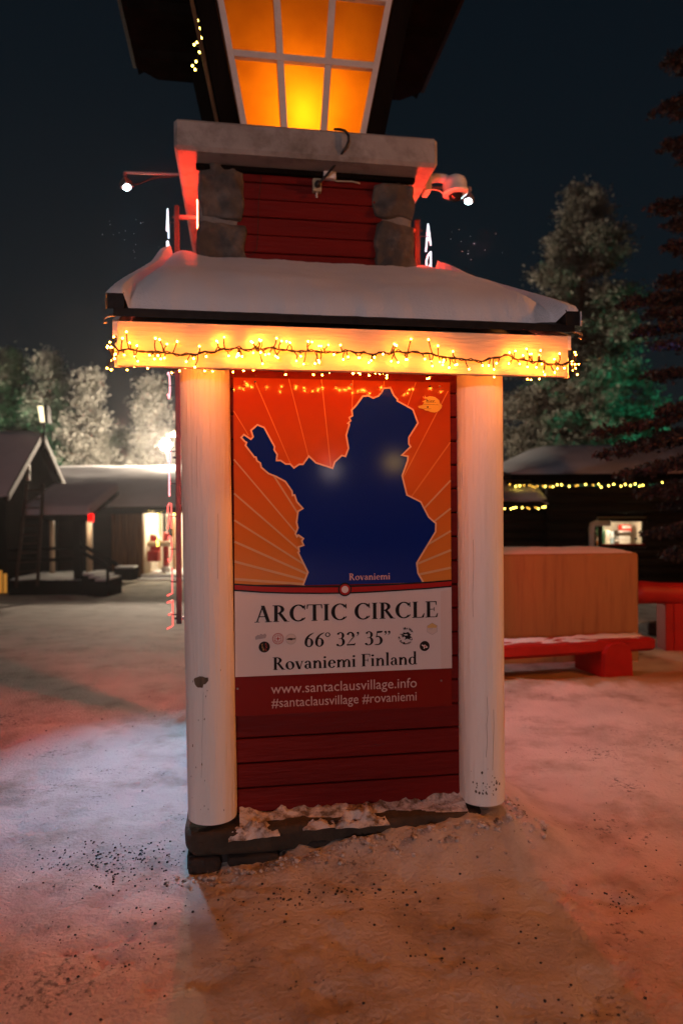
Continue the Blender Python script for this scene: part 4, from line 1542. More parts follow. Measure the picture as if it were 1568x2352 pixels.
S.part('emblem', sheet([hexp[0], hexp[1], (c[0] - 30 * PX, c[1] + 6 * PX), (c[0] + 30 * PX, c[1] + 6 * PX), hexp[5]], 0.0054), M['st_gold'], parent=st)
S.part('ring', strip_mesh(hexp + [hexp[0]], 2 * PX, 0.0060), M['st_grey'], parent=st)
sans('NLP', c[0] - 24 * PX, c[0] + 2 * PX, c[1] - 4 * PX, 10 * PX, 0.0062, M['st_grey'], 'letter', parent=st)
c = tw(*c7(1308, 458), SV)
st = S.part('sticker', sheet(disc_pts(c, 34 * PX), 0.0048), M['st_black'], label='round black sticker with a white and red emblem, right of the numerals')
S.part('emblem', sheet([(c[0] + x * PX, c[1] + z * PX) for x, z in [(-22, 12), (-6, 6), (2, 10), (12, 2), (22, -8), (12, -14), (4, -8), (-2, -20), (-8, -16), (-6, -4), (-20, 4)]], 0.0054), M['sign_white'], parent=st)
S.part('emblem', sheet(disc_pts((c[0] + 4 * PX, c[1] - 2 * PX), 6 * PX, 10), 0.0060), M['st_red'], parent=st)
# screws
for (p, cv, mm) in (((135, 90), c6, 'steel'), ((203, 90), c6, 'black'), ((832, 108), c6, 'steel'), ((1343, 120), c6, 'black'), ((1408, 120), c6, 'steel'), ((88, 737), c7, 'steel'), ((1418, 685), c7, 'steel')):
    q = tw(*cv(*p), SV)
    mb = MB()
    mb.tube([(q[0], SV - 0.0005, q[1]), (q[0], SV - 0.006, q[1])], [7.5 * PX, 5 * PX], 10)
    S.part('screw', mb, M[mm])

# ================================================================== FAIRY LIGHTS on the eave
FL = Thing('string_lights', 'warm white fairy lights draped along the snowy eave of the porch roof', 'string lights', base=(0, FV, 2.10), tower=True)
wire = MB()
x_pix = np.linspace(262, 1312, 96)
keys = [(262, 795), (275, 806), (300, 802), (330, 806), (400, 812), (450, 814), (520, 800), (560, 802), (610, 799), (650, 803), (700, 806), (740, 808), (790, 807), (840, 810), (880, 812), (930, 806), (980, 812), (1020, 818), (1060, 826),
        (1110, 828), (1140, 820), (1165, 816), (1200, 826), (1250, 834), (1290, 836), (1312, 828)]
kx = [k_[0] for k_ in keys]
ky = [k_[1] for k_ in keys]
bulb_src = MB().sphere((0, 0, 0), 0.0037, 8, 6).build('bulb', M['bulb'], FL.o, smooth=True)
first = True
mainw = []
for i, xp in enumerate(x_pix):
    yp = float(np.interp(xp, kx, ky)) + 1.5 * math.sin(i * 1.9)
    a_, z_ = tw(xp, yp, FV - 0.032)
    mainw.append(Vector((a_, FV - 0.030 - 0.010 * math.sin(i * 0.8), z_)))
wire.tube(mainw, 0.0032, 6)
# second strand wound round it
wire.tube([p + Vector((0, 0.006 * math.sin(i * 2.1), 0.007 * math.cos(i * 1.7))) for i, p in enumerate(mainw)], 0.0024, 5)
bulbs = []
for i in range(116):
    t = rng.random()
    k = t * (len(mainw) - 1)
    k0 = int(k)
    p = mainw[k0].lerp(mainw[min(k0 + 1, len(mainw) - 1)], k - k0)
    up_ = rng.random() < 0.34
    L = rng.uniform(0.022, 0.060)
    sway = rng.uniform(-0.02, 0.02)
    if up_:
        q = p + Vector((sway, rng.uniform(-0.014, 0.006), L * rng.uniform(0.5, 1.05)))
    else:
        q = p + Vector((sway, rng.uniform(-0.030, 0.004), -L * rng.uniform(0.4, 1.0)))
    midp = p.lerp(q, 0.5) + Vector((rng.uniform(-0.008, 0.008), -0.004, 0))
    wire.tube([p, midp, q], [0.0026, 0.0024, 0.0026], 5)
    bulbs.append(q + (q - midp).normalized() * 0.004)
# loose ends round both corners
for (e_x, s) in ((-0.972, -1), (0.925, 1)):
    pts_ = [Vector((e_x, FV - 0.01, z)) for z in (2.11, 2.125, 2.10)] + [Vector((e_x + s * 0.006, FV + 0.03, 2.14)), Vector((e_x + s * 0.004, FV + 0.10, 2.17))]
    wire.tube(pts_, 0.0028, 5)
    for q in range(11):
        p = pts_[rng.randrange(5)]
        e_ = p + Vector((s * rng.uniform(0.0, 0.028), rng.uniform(-0.01, 0.03), rng.uniform(-0.055, 0.06)))
        wire.tube([p, (p + e_) / 2 + Vector((0, -.003, 0)), e_], 0.0024, 5)
        bulbs.append(e_)
# unseen strand added behind the fascia to light the column tops
rear = [Vector((a_, FV + 0.055 + 0.01 * math.sin(i * 1.3), 2.088 + 0.008 * math.sin(i * 0.9))) for i, a_ in enumerate(np.linspace(-0.93, 0.88, 60))]
wire.tube(rear, 0.0032, 5)
for i in range(70):
    p = rear[rng.randrange(60)]
    q = p + Vector((rng.uniform(-0.02, 0.02), rng.uniform(0.01, 0.04), rng.uniform(-0.012, 0.014)))
    wire.tube([p, q], 0.0024, 4)
    bulbs.append(q)
FL.part('wire', wire, M['black'], smooth=True)
bulb_src.location = bulbs[0] - FL.base
for q in bulbs[1:]:
    FL.inst('bulb', bulb_src, q)

# lights on the left cheek of the lantern
FL2 = Thing('string_lights', 'short yellow string of fairy lights hanging beside the lantern under its dark eave', 'string lights', base=(-0.72, 1.7, 4.4), tower=True)
cl = [(442, 150), (450, 140), (458, 120), (452, 95), (463, 88), (458, 80), (452, 62), (459, 60), (470, 62), (452, 48), (457, 50), (450, 38), (462, 40), (455, 22), (460, 6), (466, 72), (457, 92), (463, 108), (446, 104), (448, 157), (461, 98), (472, 55)]
b2 = MB().sphere((0, 0, 0), 0.0075, 7, 5).build('bulb', M['bulb_far'], FL2.o, smooth=True)
wv = MB()
pts2 = []
for i, (x, y) in enumerate(cl):
    a_, z_ = tw(x, y, 1.95)
    pts2.append(Vector((a_, 1.95 + 0.02 * math.sin(i * 3), z_)))
srt = sorted(pts2, key=lambda p: p.z)
wv.tube(srt, 0.003, 5)
FL2.part('wire', wv, M['black'])
b2.location = pts2[0] - FL2.base
for q in pts2[1:]:
    FL2.inst('bulb', b2, q)

# ================================================================== CABLE, SOCKET, JUNCTION BOX
JB = Thing('junction_box', 'square white junction box on red boards under the slab, loose wire stub', 'junction box', base=(*[tw(757, 394, TV)[0], TV, tw(757, 394, TV)[1]],), tower=True)
m = MB()
xa, za = tw(742.5, 378, TV)
xb, zc = tw(771.5, 411, TV)
m.bevbox(xa, TV - 0.012, zc, xb, TV + 0.034, za, 0.006)
JB.part('box', m, M['white_plastic'], fix=True)
m = MB()
wpts = [(768, 411), (775, 414), (790, 415), (808, 416), (818, 419), (826, 422)]
m.tube([(tw(x, y, TV - 0.0)[0], TV + 0.012 - 0.004 * i, tw(x, y, TV)[1]) for i, (x, y) in enumerate(wpts)], 0.005, 6)
JB.part('wire_stub', m, M['cream_plastic'], smooth=True)
SO = Thing('power_socket', 'aged cream power socket with a black plug, below the junction box', 'socket', base=(tw(727, 430, TV)[0], TV, tw(727, 430, TV)[1]), tower=True)
m = MB()
xa, za = tw(718, 409, TV)
xb, zc = tw(738, 440, TV)
m.bevbox(xa, TV - 0.012, zc, xb, TV + 0.034, za, 0.005)
SO.part('box', m, M['cream_plastic'], fix=True)
m = MB()
xa, za = tw(728, 438, TV)
m.tube([(xa, TV + 0.01, za), (xa - 0.004, TV, za - 0.03), (xa - 0.002, TV, za - 0.044)], 0.007, 7)
SO.part('conduit', m, M['white_plastic'], smooth=True)
CB = Thing('power_cable', 'black cable looping over the concrete slab edge down to the socket', 'cable', base=(tw(728, 420, TV)[0], TV - 0.03, tw(728, 420, TV)[1]), tower=True)
m = MB()
zt = 3.985
cp = [(768, 296, 1.36), (780, 296, 1.325), (792, 299, 1.31), (800, 310, 1.305), (800, 324, 1.305), (795, 336, 1.31), (785, 352, 1.33), (772, 374, 1.40), (757, 393, 1.45), (742, 410, 1.475), (729, 424, 1.485)]
m.tube([(tw(x, y, v_)[0], v_, tw(x, y, v_)[1]) for (x, y, v_) in cp], 0.0085, 7)
CB.part('cable', m, M['black'], smooth=True)
m = MB()
xa, za = tw(729, 424, 1.485)
m.tube([(xa, 1.487, za), (xa, 1.455, za)], [0.022, 0.018], 12)
CB.part('plug', m, M['black'], smooth=True)
# thin loose wire down the boards
CW = Thing('loose_wire', 'thin dark wire hanging down the red boards beside the left stones', 'wire', base=(tw(600, 560, TV)[0], TV, 3.2), tower=True)
m = MB()
m.tube([(tw(x, y, TV)[0], TV + 0.028, tw(x, y, TV)[1]) for (x, y) in [(601, 380), (598, 420), (594, 460), (593, 500), (592, 540), (590, 566), (580, 580), (572, 584)]], 0.0022, 5)
CW.part('wire', m, M['black'])

# ================================================================== FLOODLIGHTS AND CAMERA
def floodlight(name, label, pa, pl_, v_, beam, power, tgt, group, col=(0.22, 0.62, 1.0), size=64):
    za_ = tw(*pa[0], v_)
    zb2 = tw(*pa[1], v_)
    lp = tw(*pl_, v_)
    base = (zb2[0], v_, zb2[1])
    F = Thing(name, label, 'floodlight', base=base, tower=True, group=group)
    m = MB()
    m.tube([(za_[0], v_, za_[1]), (zb2[0], v_, zb2[1])], 0.011, 8)
    m.tube([(za_[0], v_, za_[1]), (za_[0], v_, za_[1] - 0.03)], 0.013, 8)
    F.part('arm', m, M['grey_metal'])
    # housing tilted towards the letters
    d = Vector((0.25 * beam, -0.30, -1.0)).normalized()
    c0 = Vector((lp[0], v_, lp[1]))
    m = MB()
    m.tube([c0 - d * 0.055, c0 - d * 0.02, c0 + d * 0.02], [0.022, 0.045, 0.048], 4)
    F.part('housing', m, M['grey_metal'])
    m = MB()
    m.tube([c0 + d * 0.0205, c0 + d * 0.024], 0.026, 12)
    F.part('led_chip', m, M['led'])
    m = MB()
    m.tube([(za_[0], v_, za_[1] - 0.02), tuple(c0 - d * 0.045)], 0.008, 6)
    F.part('bracket', m, M['grey_metal'])
    m = MB()
    p0, p1 = c0 - d * 0.03, Vector((zb2[0], v_, zb2[1] - 0.01))
    m.tube([p0, p0.lerp(p1, 0.2) + Vector((0, 0, -0.03)), p0.lerp(p1, 0.55) + Vector((0, 0, 0.005)), p1], 0.005, 6)
    F.part('cable', m, M['black'])
    point_light('floodlight_beam', c0 + d * 0.03, power, col, 0.07, parent=F.o, base=F.base, kind='SPOT', target=tgt, size=R(size), blend=1.0)
    return F


floodlight('floodlight', 'small cold white floodlight on a thin arm reaching out left of the slab', ((287, 395), (410, 400)), (290, 424), 1.9, 1, L_FLOOD_L, (-0.86, 0.95, 0.0), None, size=43)
floodlight('floodlight', 'small cold white floodlight tucked behind the dome camera', ((1079, 430), (985, 430)), (1076, 457), 2.05, -1, L_FLOOD_R, (1.3, 1.8, 0.0), None, (0.7, 0.9, 1.0), 70)

DC = Thing('security_camera', 'white dome security camera on a curved bracket at the right end of the slab', 'camera', base=(tw(1000, 415, 1.9)[0], 1.9, tw(1000, 415, 1.9)[1]), tower=True)
dv_ = 1.9
cx_, cz_ = tw(1044, 428, dv_)
m = MB()
prof = [(0.020, 0.078), (0.055, 0.072), (0.082, 0.050), (0.090, 0.020), (0.090, -0.035), (0.097, -0.040), (0.097, -0.052), (0.088, -0.060), (0.060, -0.064)]
tilt = Matrix.Rotation(R(-6), 3, 'Y')
nn = 28
vs_, fs_ = [], []
for (r_, h_) in prof:
    for i in range(nn):
        p = tilt @ Vector((r_ * math.cos(2 * math.pi * i / nn), r_ * math.sin(2 * math.pi * i / nn), h_))
        vs_.append((cx_ + p.x, dv_ + p.y, cz_ + p.z))
for j in range(len(prof) - 1):
    for i in range(nn):
        fs_.append((j * nn + i, (j + 1) * nn + i, (j + 1) * nn + (i + 1) % nn, j * nn + (i + 1) % nn))
fs_.append(tuple(range(nn)))
fs_.append(tuple((len(prof) - 1) * nn + i for i in range(nn))[::-1])
m.add(vs_, fs_)
DC.part('housing', m, M['white_plastic'], smooth=True, fix=True)
m = MB()
m.sphere((cx_ + 0.006, dv_, cz_ - 0.062), 0.056, 20, 14, (1, 1, 0.85))
DC.part('lens_dome', m, M['lens_glass'], smooth=True)
m = MB()
ap = [tw(978, 412, dv_), tw(1000, 408, dv_), tw(1022, 410, dv_), tw(1036, 416, dv_), tw(1041, 424, dv_)]
m.tube([(p[0], dv_, p[1]) for p in ap], [0.034, 0.034, 0.032, 0.030, 0.028], 14)
DC.part('bracket_arm', m, M['white_plastic'], smooth=True)
m = MB()
xa, za = tw(972, 402, dv_)
xb, zc = tw(986, 446, dv_)
m.bevbox(xa, dv_ - 0.06, zc, xb, dv_ + 0.06, za, 0.006)
DC.part('wall_plate', m, M['white_plastic'], fix=True)
m = MB()
m.tube([(tw(x, y, dv_)[0], dv_ + .01, tw(x, y, dv_)[1]) for x, y in [(985, 434), (998, 433), (1010, 436), (1020, 444)]], 0.006, 6)
DC.part('cable', m, M['white_plastic'], smooth=True)

# ================================================================== NEON LETTER SIGNS on both flanks
def letter_paths(ch):
    w_, h_ = 0.135, 0.185
    k = []
    def el(cx, cy, rx, ry, a0, a1, n_=12):
        return [(cx + rx * math.cos(math.radians(a0 + (a1 - a0) * i / n_)), cy + ry * math.sin(math.radians(a0 + (a1 - a0) * i / n_))) for i in range(n_ + 1)]
    if ch == 'A':
        k = [[(0, 0), (w_ / 2, h_), (w_, 0)], [(w_ * .2, h_ * .38), (w_ * .8, h_ * .38)]]
    elif ch == 'R':
        k = [[(0, 0), (0, h_), (w_ * .55, h_), (w_ * .9, h_ * .88), (w_ * .9, h_ * .62), (w_ * .55, h_ * .5), (0, h_ * .5)], [(w_ * .45, h_ * .5), (w_, 0)]]
    elif ch == 'C':
        k = [el(w_ / 2, h_ / 2, w_ / 2, h_ / 2, 50, 310)]
    elif ch == 'T':
        k = [[(0, h_), (w_, h_)], [(w_ / 2, h_), (w_ / 2, 0)]]
    elif ch == 'I':
        k = [[(w_ / 2, 0), (w_ / 2, h_)]]
    elif ch == 'L':
        k = [[(0, h_), (0, 0), (w_, 0)]]
    elif ch == 'E':
        k = [[(w_, h_), (0, h_), (0, 0), (w_, 0)], [(0, h_ / 2), (w_ * .75, h_ / 2)]]
    return k


def neon_sign(label, side, a_pole, a_let, v_c, twist):
    Nn = Thing('neon_sign', label, 'neon sign', base=(a_pole, v_c, 0.72), tower=True)
    m = MB()
    pole_z1 = 3.72
    m.bevbox(a_pole - 0.018, v_c - 0.02, 0.70, a_pole + 0.018, v_c + 0.02, pole_z1, 0.003)
    po = Nn.part('pole', m, M['black'], fix=True)
    wall = TA0 + 0.05 if side < 0 else TA1 - 0.05
    for z in (0.74, 1.9, 3.02, 3.64):
        m = MB()
        x0, x1 = sorted((a_pole - side * 0.018, wall))
        m.box(x0, v_c - 0.014, z - 0.012, x1, v_c + 0.014, z + 0.012)
        Nn.part('wall_bracket', m, M['grey_metal'])
        m = MB()
        m.tube([(a_pole + side * 0.005, v_c, z), (a_pole + side * 0.034, v_c, z)], 0.010, 6)
        Nn.part('bolt', m, M['black'])
    z = 3.725
    for idx, ch in enumerate('ARCTIC CIRCLE'):
        z -= 0.236
        if ch == ' ':
            continue
        mm = M['neon_white'] if idx < 3 else (M['neon_pale'] if idx < 9 else M['neon_pink'])
        m = MB()
        for path in letter_paths(ch):
            pts_ = []
            for (u, h_) in path:
                du = (u - 0.0675) * (1 if side > 0 else -1)   # letters are read from the outside
                pts_.append((a_let - math.sin(twist * (idx / 12) ** 2) * du, v_c + math.cos(twist * (idx / 12) ** 2) * du, z + 0.02 + h_))
            m.tube(pts_, 0.0065, 6)
        Nn.part('letter', m, mm, smooth=True)
        m = MB()
        x0, x1 = sorted((a_pole + side * 0.018, a_let - side * 0.006))
        m.tube([(x0, v_c, z + 0.02 + 0.09), (x1, v_c, z + 0.02 + 0.09)], 0.004, 5)
        Nn.part('letter_bracket', m, M['black'])
    # red tube running down behind the letters, against the wall
    m = MB()
    xw = wall + side * (0.050 if side < 0 else 0.088)
    m.tube([(xw, v_c - 0.16, 0.85), (xw, v_c - 0.16, 2.75)], 0.009, 6)
    Nn.part('back_tube', m, M['neon_red_low'], smooth=True)
    m = MB()
    m.tube([(xw, v_c - 0.16, 2.80), (xw, v_c - 0.16, 3.70)], 0.009, 6)
    Nn.part('back_tube', m, M['neon_red'], smooth=True)


neon_sign('vertical neon letters on a black pole along the left flank of the tower', -1, -0.926, -0.990, 2.0, R(-11))
neon_sign('vertical neon letters on a black pole along the right flank of the tower', 1, 0.860, 0.945, 2.0, 0.0)

# ================================================================== ICE CRYSTALS in the lamp beams
ic = MB()
icr = random.Random(23)
for (px_, py_, sx_, sy_) in ((300, 500, 30, 60), (1075, 520, 35, 60)):
    for q in range(16):
        p = bg(px_ + icr.gauss(0, sx_), py_ + abs(icr.gauss(0, sy_)), icr.uniform(3.9, 5.4))
        ic.sphere(tuple(p), icr.uniform(0.0016, 0.0034), 5, 4)
io = ic.build('ice_crystals', M['snow'])
tag(io, 'tiny ice crystals drifting under the two cold floodlights', 'snowflakes', kind='stuff')

# ================================================================== RIGHT: planter block, bench, rail, boulder
BY = math.atan(0.20)
BK = Thing('concrete_planter', 'large square stained concrete planter block behind the red log bench', 'planter', base=(2.1, 7.2, 0))
p0 = bg(1467, 1268, 6.95)
def rot_y(p, c, an):
    d = Vector((p[0] - c[0], p[1] - c[1]))
    return (c[0] + d.x * math.cos(an) - d.y * math.sin(an), c[1] + d.x * math.sin(an) + d.y * math.cos(an))
m = MB()
m.bevbox(-1.95, 0, -0.15, 0.0, 0.85, p0.z - 0.006, 0.025)
m.v = [(*rot_y((p0.x + v[0], 6.95 + v[1]), (p0.x, 6.95), R(5)), v[2]) for v in m.v]
BK.part('block', m, M['stained'], fix=True)
m = MB()
def bsn(i, j):
    s, t = i / 40, j / 14
    x, y = -1.935 + 1.92 * s, 0.015 + 0.82 * t
    ed = min(s, 1 - s) * 1.9
    ee = min(ed, min(t, 1 - t) * 0.8)
    q = rot_y((p0.x + x, 6.95 + y), (p0.x, 6.95), R(5))
    return (q[0], q[1], p0.z - 0.008 + 0.035 * sstep(0, 0.12, ee) + 0.008 * fbm(x, y, 5, 3, 2) * (1 if ee > 0 else 0))
m.grid(40, 14, bsn)
BK.part('snow_cap', m, M['snow_far'], smooth=True)

BN = Thing('log_bench', 'low red bench of a split log on stump supports, snow on its seat', 'bench', base=(2.6, 6.2, 0))
pL, pR = bg(1120, 1518, 5.97), bg(1510, 1497, 6.38)
ux = (pR - pL)
ux.z = 0
LN = ux.length
ux.normalize()
uy = Vector((-ux.y, ux.x, 0))
def bench_p(s, t, z):
    q = pL + ux * s + uy * t
    return (q.x, q.y, z)
zb0 = (pL.z + pR.z) / 2
# seat: rounded underside, flat top
m = MB()
secs = []
prof = [(0.0, 0.105), (0.0, 0.03), (0.03, 0.0), (0.16, -0.02), (0.30, 0.0), (0.34, 0.05), (0.34, 0.105), (0.30, 0.118), (0.04, 0.118)]
for s in (-0.9, LN - 0.06, LN - 0.02, LN):
    sh = 1.0 if s < LN - 0.03 else (0.93 if s < LN else 0.80)
    secs.append([bench_p(s, 0.17 + (t - 0.17) * sh, zb0 + 0.06 + (z - 0.06) * sh) for t, z in prof])
k = len(prof)
m.add([p for s_ in secs for p in s_], [(i * k + j, i * k + (j + 1) % k, (i + 1) * k + (j + 1) % k, (i + 1) * k + j) for i in range(len(secs) - 1) for j in range(k)] + [tuple(range(k)), tuple((len(secs) - 1) * k + j for j in range(k))[::-1]])
BN.part('seat', m, M['red_log'], fix=True)
m = MB()
def seat_sn(i, j):
    s, t = i / 60, j / 10
    x = -0.8 + (LN + 0.76) * s
    y = 0.03 + 0.28 * t
    h = 0.022 * fbm(x * 0.6, y, 7, 4, 3) - 0.003 + 0.014 * t
    return bench_p(x, y, zb0 + 0.1185 + max(-0.005, h if 0 < j < 10 else -0.005))
m.grid(60, 10, seat_sn)
BN.part('seat_snow', m, M['snow_far'], smooth=True)
for xs0 in (LN - 0.60, -0.5):
    m = MB()
    arch = []
    w2, hh = 0.165, 0.30
    for i in range(13):
        t = math.pi * i / 12
        arch.append((w2 * math.cos(t) * 0.95, 0.14 + (hh - 0.14) * math.sin(t) ** 0.7))
    arch = [(w2, -0.12)] + arch + [(-w2, -0.12)]
    secs = []
    for t, sh in ((-0.035, 0.90), (-0.015, 0.98), (0.0, 1.0), (0.42, 1.0)):
        secs.append([bench_p(xs0 + 0.16 + x * sh, t, zb0 - 0.24 + (0.05) + z * (0.97 if sh < 1 else 1.0)) for x, z in arch])
    k = len(arch)
    m.add([p for s_ in secs for p in s_], [(i * k + j, i * k + (j + 1) % k, (i + 1) * k + (j + 1) % k, (i + 1) * k + j) for i in range(len(secs) - 1) for j in range(k)] + [tuple(range(k)), tuple((len(secs) - 1) * k + j for j in range(k))[::-1]])
    BN.part('support', m, M['red_log'], fix=True)

RL = Thing('log_railing', 'thick red log railing with a squared post at the right edge', 'railing', base=(3.6, 7.4, -0.05))
m = MB()
r0, r1 = bg(1440, 1362, 7.45), bg(1900, 1366, 7.5)
npt = 14
m.tube([r0.lerp(r1, i / npt) + Vector((0, 0, 0.008 * math.sin(i * 1.3))) for i in range(npt + 1)], [0.122 + 0.006 * math.sin(i * 2.2) for i in range(npt + 1)], 20)
RL.part('rail', m, M['red_log'], smooth=True)
for (x0, x1) in ((1528, 1547.0), (1547.6, 1572)):
    m = MB()
    q0, q1 = bg(x0, 1385, 7.38), bg(x1, 1497, 7.38)
    m.bevbox(q0.x, 7.38, q1.z, q1.x, 7.60, q0.z - 0.01, 0.006)
    RL.part('post', m, M['red_log'], fix=True)
m = MB()
q0, q1 = bg(1540, 1497, 7.42), bg(1580, 1516, 7.42)
m.box(q0.x, 7.43, q1.z - 0.05, q1.x, 7.58, q0.z - 0.002)
RL.part('post_foot', m, M['black'])

BO = Thing('boulder', 'grey boulder half buried in snow behind the bench end', 'rock', base=tuple(bg(1513, 1465, 8.4)))
q = bg(1513, 1455, 8.4)
BO.part('stone', rough_block(q.x - 0.19, 8.3, q.z - 0.2, q.x + 0.19, 8.6, q.z + 0.13, 3.0, 0.05, 6, 0.5), M['rock'], smooth=True)

# ================================================================== RIGHT CABIN
RC_ = Thing('log_cabin', 'dark log cabin with a snowy roof, lit window and lights under its eave', 'cabin', base=(6.2, 15.6, -0.25))
YF = 15.4
e0 = bg(1171, 1103, YF - 0.5)
def cab_x(px, Y):
    return bg(px, 1176, Y).x
# log walls
zlo, zhi = -0.4, 2.05
wx0, wx1 = cab_x(1258, YF), 11.5
win0, win1 = bg(1383, 1249, YF), bg(1474, 1198, YF)
nlog = 12
lh = (zhi - zlo) / nlog
for q in range(nlog):
    zc = zlo + lh * (q + 0.5)
    segs = [(wx0, wx1)]
    if zc > win0.z - 0.16 and zc < win1.z + 0.16:
        segs = [(wx0, win0.x - 0.12), (win1.x + 0.12, wx1)]
    for (s0, s1) in segs:
        m = MB()
        m.tube([(s0, YF + 0.1, zc), (s1, YF + 0.1, zc)], lh * 0.54, 10)
        RC_.part('log', m, M['log_wall'], smooth=True)
for q in range(nlog):
    zc = zlo + lh * (q + 0.5)
    if zc > 1.72:
        continue
    m = MB()
    m.tube([(cab_x(1050, YF), YF + 0.25, zc), (wx0, YF + 0.25, zc)], lh * 0.54, 10)
    RC_.part('log', m, M['log_wall'], smooth=True)
m = MB()
m.box(cab_x(1050, YF), YF + 1.02, -0.5, wx1, YF + 1.10, 2.02)
RC_.part('light_block_panel', m, M['log_wall'])  # unseen panel added to block the teal beam from behind
# fascia + eave
e1z = bg(1300, 1096, YF - 0.5).z
m = MB()
m.box(e0.x, YF - 0.55, bg(1300, 1103, YF - .5).z, 12.0, YF - 0.50, bg(1300, 1089, YF - .5).z)
RC_.part('fascia_board', m, M['dark_wood'])
m = MB()
m.box(e0.x - 0.05, YF - 0.42, bg(1300, 1110, YF - .4).z, 12.0, YF - 0.36, bg(1300, 1105, YF - .4).z)
RC_.part('gutter_board', m, M['dark_wood'])
ezz = bg(1300, 1088, YF - .5).z
m = MB()
m.hexa([(e0.x, YF - 0.55, ezz - 0.1), (12, YF - 0.55, ezz - 0.1), (12, YF + 3.2, ezz - 0.1), (e0.x + 0.0, YF + 3.2, ezz - 0.1)],
       [(e0.x, YF - 0.55, ezz), (12, YF - 0.55, ezz), (12, YF + 3.2, ezz - 0.012), (e0.x, YF + 3.2, ezz - 0.012)])
rfo = RC_.part('roof', m, M['dark_wood'])
m = MB()
ztop = bg(1420, 1029, YF + 2.4).z
def rs(i, j):
    s, t = i / 60, j / 20
    x = e0.x + (12 - e0.x) * s
    y = YF - 0.60 + 3.6 * t
    ex = x - e0.x
    z = ezz + 0.005 + (ztop - ezz) * (1 - (1 - t) ** 1.9) * (0.25 + 0.75 * sstep(-0.1, 1.9, ex)) 
    z += 0.10 * sstep(0, 0.08, t) * sstep(0, 0.5, ex + 0.1) + 0.02 * fbm(x, y, 1.3, 3, 4)
    if j == 0:
        z = ezz - 0.01
    return (x, y, z)
m.grid(60, 20, rs)
RC_.part('roof_snow', m, M['snow_far'], smooth=True, parent=rfo)
# lower annex roof on the left
m = MB()
ax0, ax1 = cab_x(1020, 14.6), cab_x(1258, 14.6)
za0, za1 = bg(1200, 1146, 14.6).z, bg(1200, 1072, 16.8).z
def an(i, j):
    s, t = i / 30, j / 12
    x = ax0 + (ax1 - ax0) * s
    y = 14.55 + 2.4 * t
    z = za0 + (za1 - za0) * t ** 0.8 + 0.02 * fbm(x, y, 2, 3, 6)
    if j == 0:
        z -= 0.05
    z -= 0.08 * (1 - sstep(0, 0.08, 1 - s))
    return (x, y, z)
m.grid(30, 12, an)
anx = RC_.part('annex_roof_snow', m, M['snow_far'], smooth=True)
m = MB()
m.box(ax0, 14.58, bg(1200, 1157, 14.6).z, ax1 - 0.02, 14.64, bg(1200, 1147.5, 14.6).z)
RC_.part('annex_fascia', m, M['dark_wood'])
# window
wf = MB()
fw = 0.09
x0, x1, z0, z1 = win0.x, win1.x, win0.z, win1.z
wf.box(x0 - fw, YF - 0.03, z0 - fw, x0, YF + 0.05, z1 + fw)
wf.box(x1, YF - 0.03, z0 - fw, x1 + fw, YF + 0.05, z1 + fw)
wf.box(x0, YF - 0.03, z1, x1, YF + 0.05, z1 + fw)
wf.box(x0, YF - 0.03, z0 - fw, x1, YF + 0.05, z0 - 0.035)
wo_ = RC_.part('window', wf, M['log_wall'])
m = MB()
m.box(x0 - 0.03, YF - 0.06, z0 - 0.034, x1 + 0.03, YF + 0.05, z0 - 0.001)
RC_.part('sill', m, M['red_log'], parent=wo_)
m = MB()
m.box(x0 - 0.1, YF + 0.06, z0 - 0.1, x1 + 0.1, YF + 0.9, z0 - 0.05)
m.box(x0 - 0.1, YF + 0.06, z1 + 0.05, x1 + 0.1, YF + 0.9, z1 + 0.1)
m.box(x0 - 0.15, YF + 0.06, z0 - 0.1, x0 - 0.1, YF + 0.9, z1 + 0.1)
m.box(x1 + 0.1, YF + 0.06, z0 - 0.1, x1 + 0.15, YF + 0.9, z1 + 0.1)
m.box(x0 - 0.15, YF + 0.9, z0 - 0.1, x1 + 0.15, YF + 0.95, z1 + 0.1)
RC_.part('window_niche', m, mat('pale_niche_wall', (0.6, 0.55, 0.45), 0.8, var=0.05), parent=wo_)
point_light('shop_window_light', ((x0 + x1) / 2, YF + 0.25, z1 - 0.02), 15, (1.0, 0.80, 0.55), 0.08, parent=RC_.o, base=RC_.base)
goods_cols = [('orange', (0.7, 0.25, 0.05)), ('green', (0.10, 0.40, 0.25)), ('pale blue', (0.35, 0.5, 0.6)), ('cream', (0.75, 0.7, 0.6)), ('dark brown', (0.06, 0.04, 0.03)), ('red', (0.6, 0.03, 0.02)), ('white', (0.8, 0.8, 0.78)), ('teal', (0.1, 0.35, 0.33))]
spots = [(0.03, 0.0, 0.10, 0.20, 0), (0.12, 0.0, 0.10, 0.42, 1), (0.27, 0.0, 0.12, 0.34, 3), (0.40, 0.0, 0.09, 0.30, 2), (0.50, 0.0, 0.14, 0.15, 4), (0.62, 0.0, 0.30, 0.20, 6), (0.60, 0.24, 0.32, 0.10, 4), (0.70, 0.30, 0.25, 0.16, 5)]
words = ['low orange carton at the left end of the lit cabin window', 'tall green box in the lit cabin window', 'cream box in the middle of the lit cabin window', 'pale blue box in the lit cabin window', 'squat dark brown box in the lit cabin window',
         'wide white box at the right of the lit cabin window', 'flat dark tray on top of the white box in the cabin window', 'red box topmost at the right of the lit cabin window']
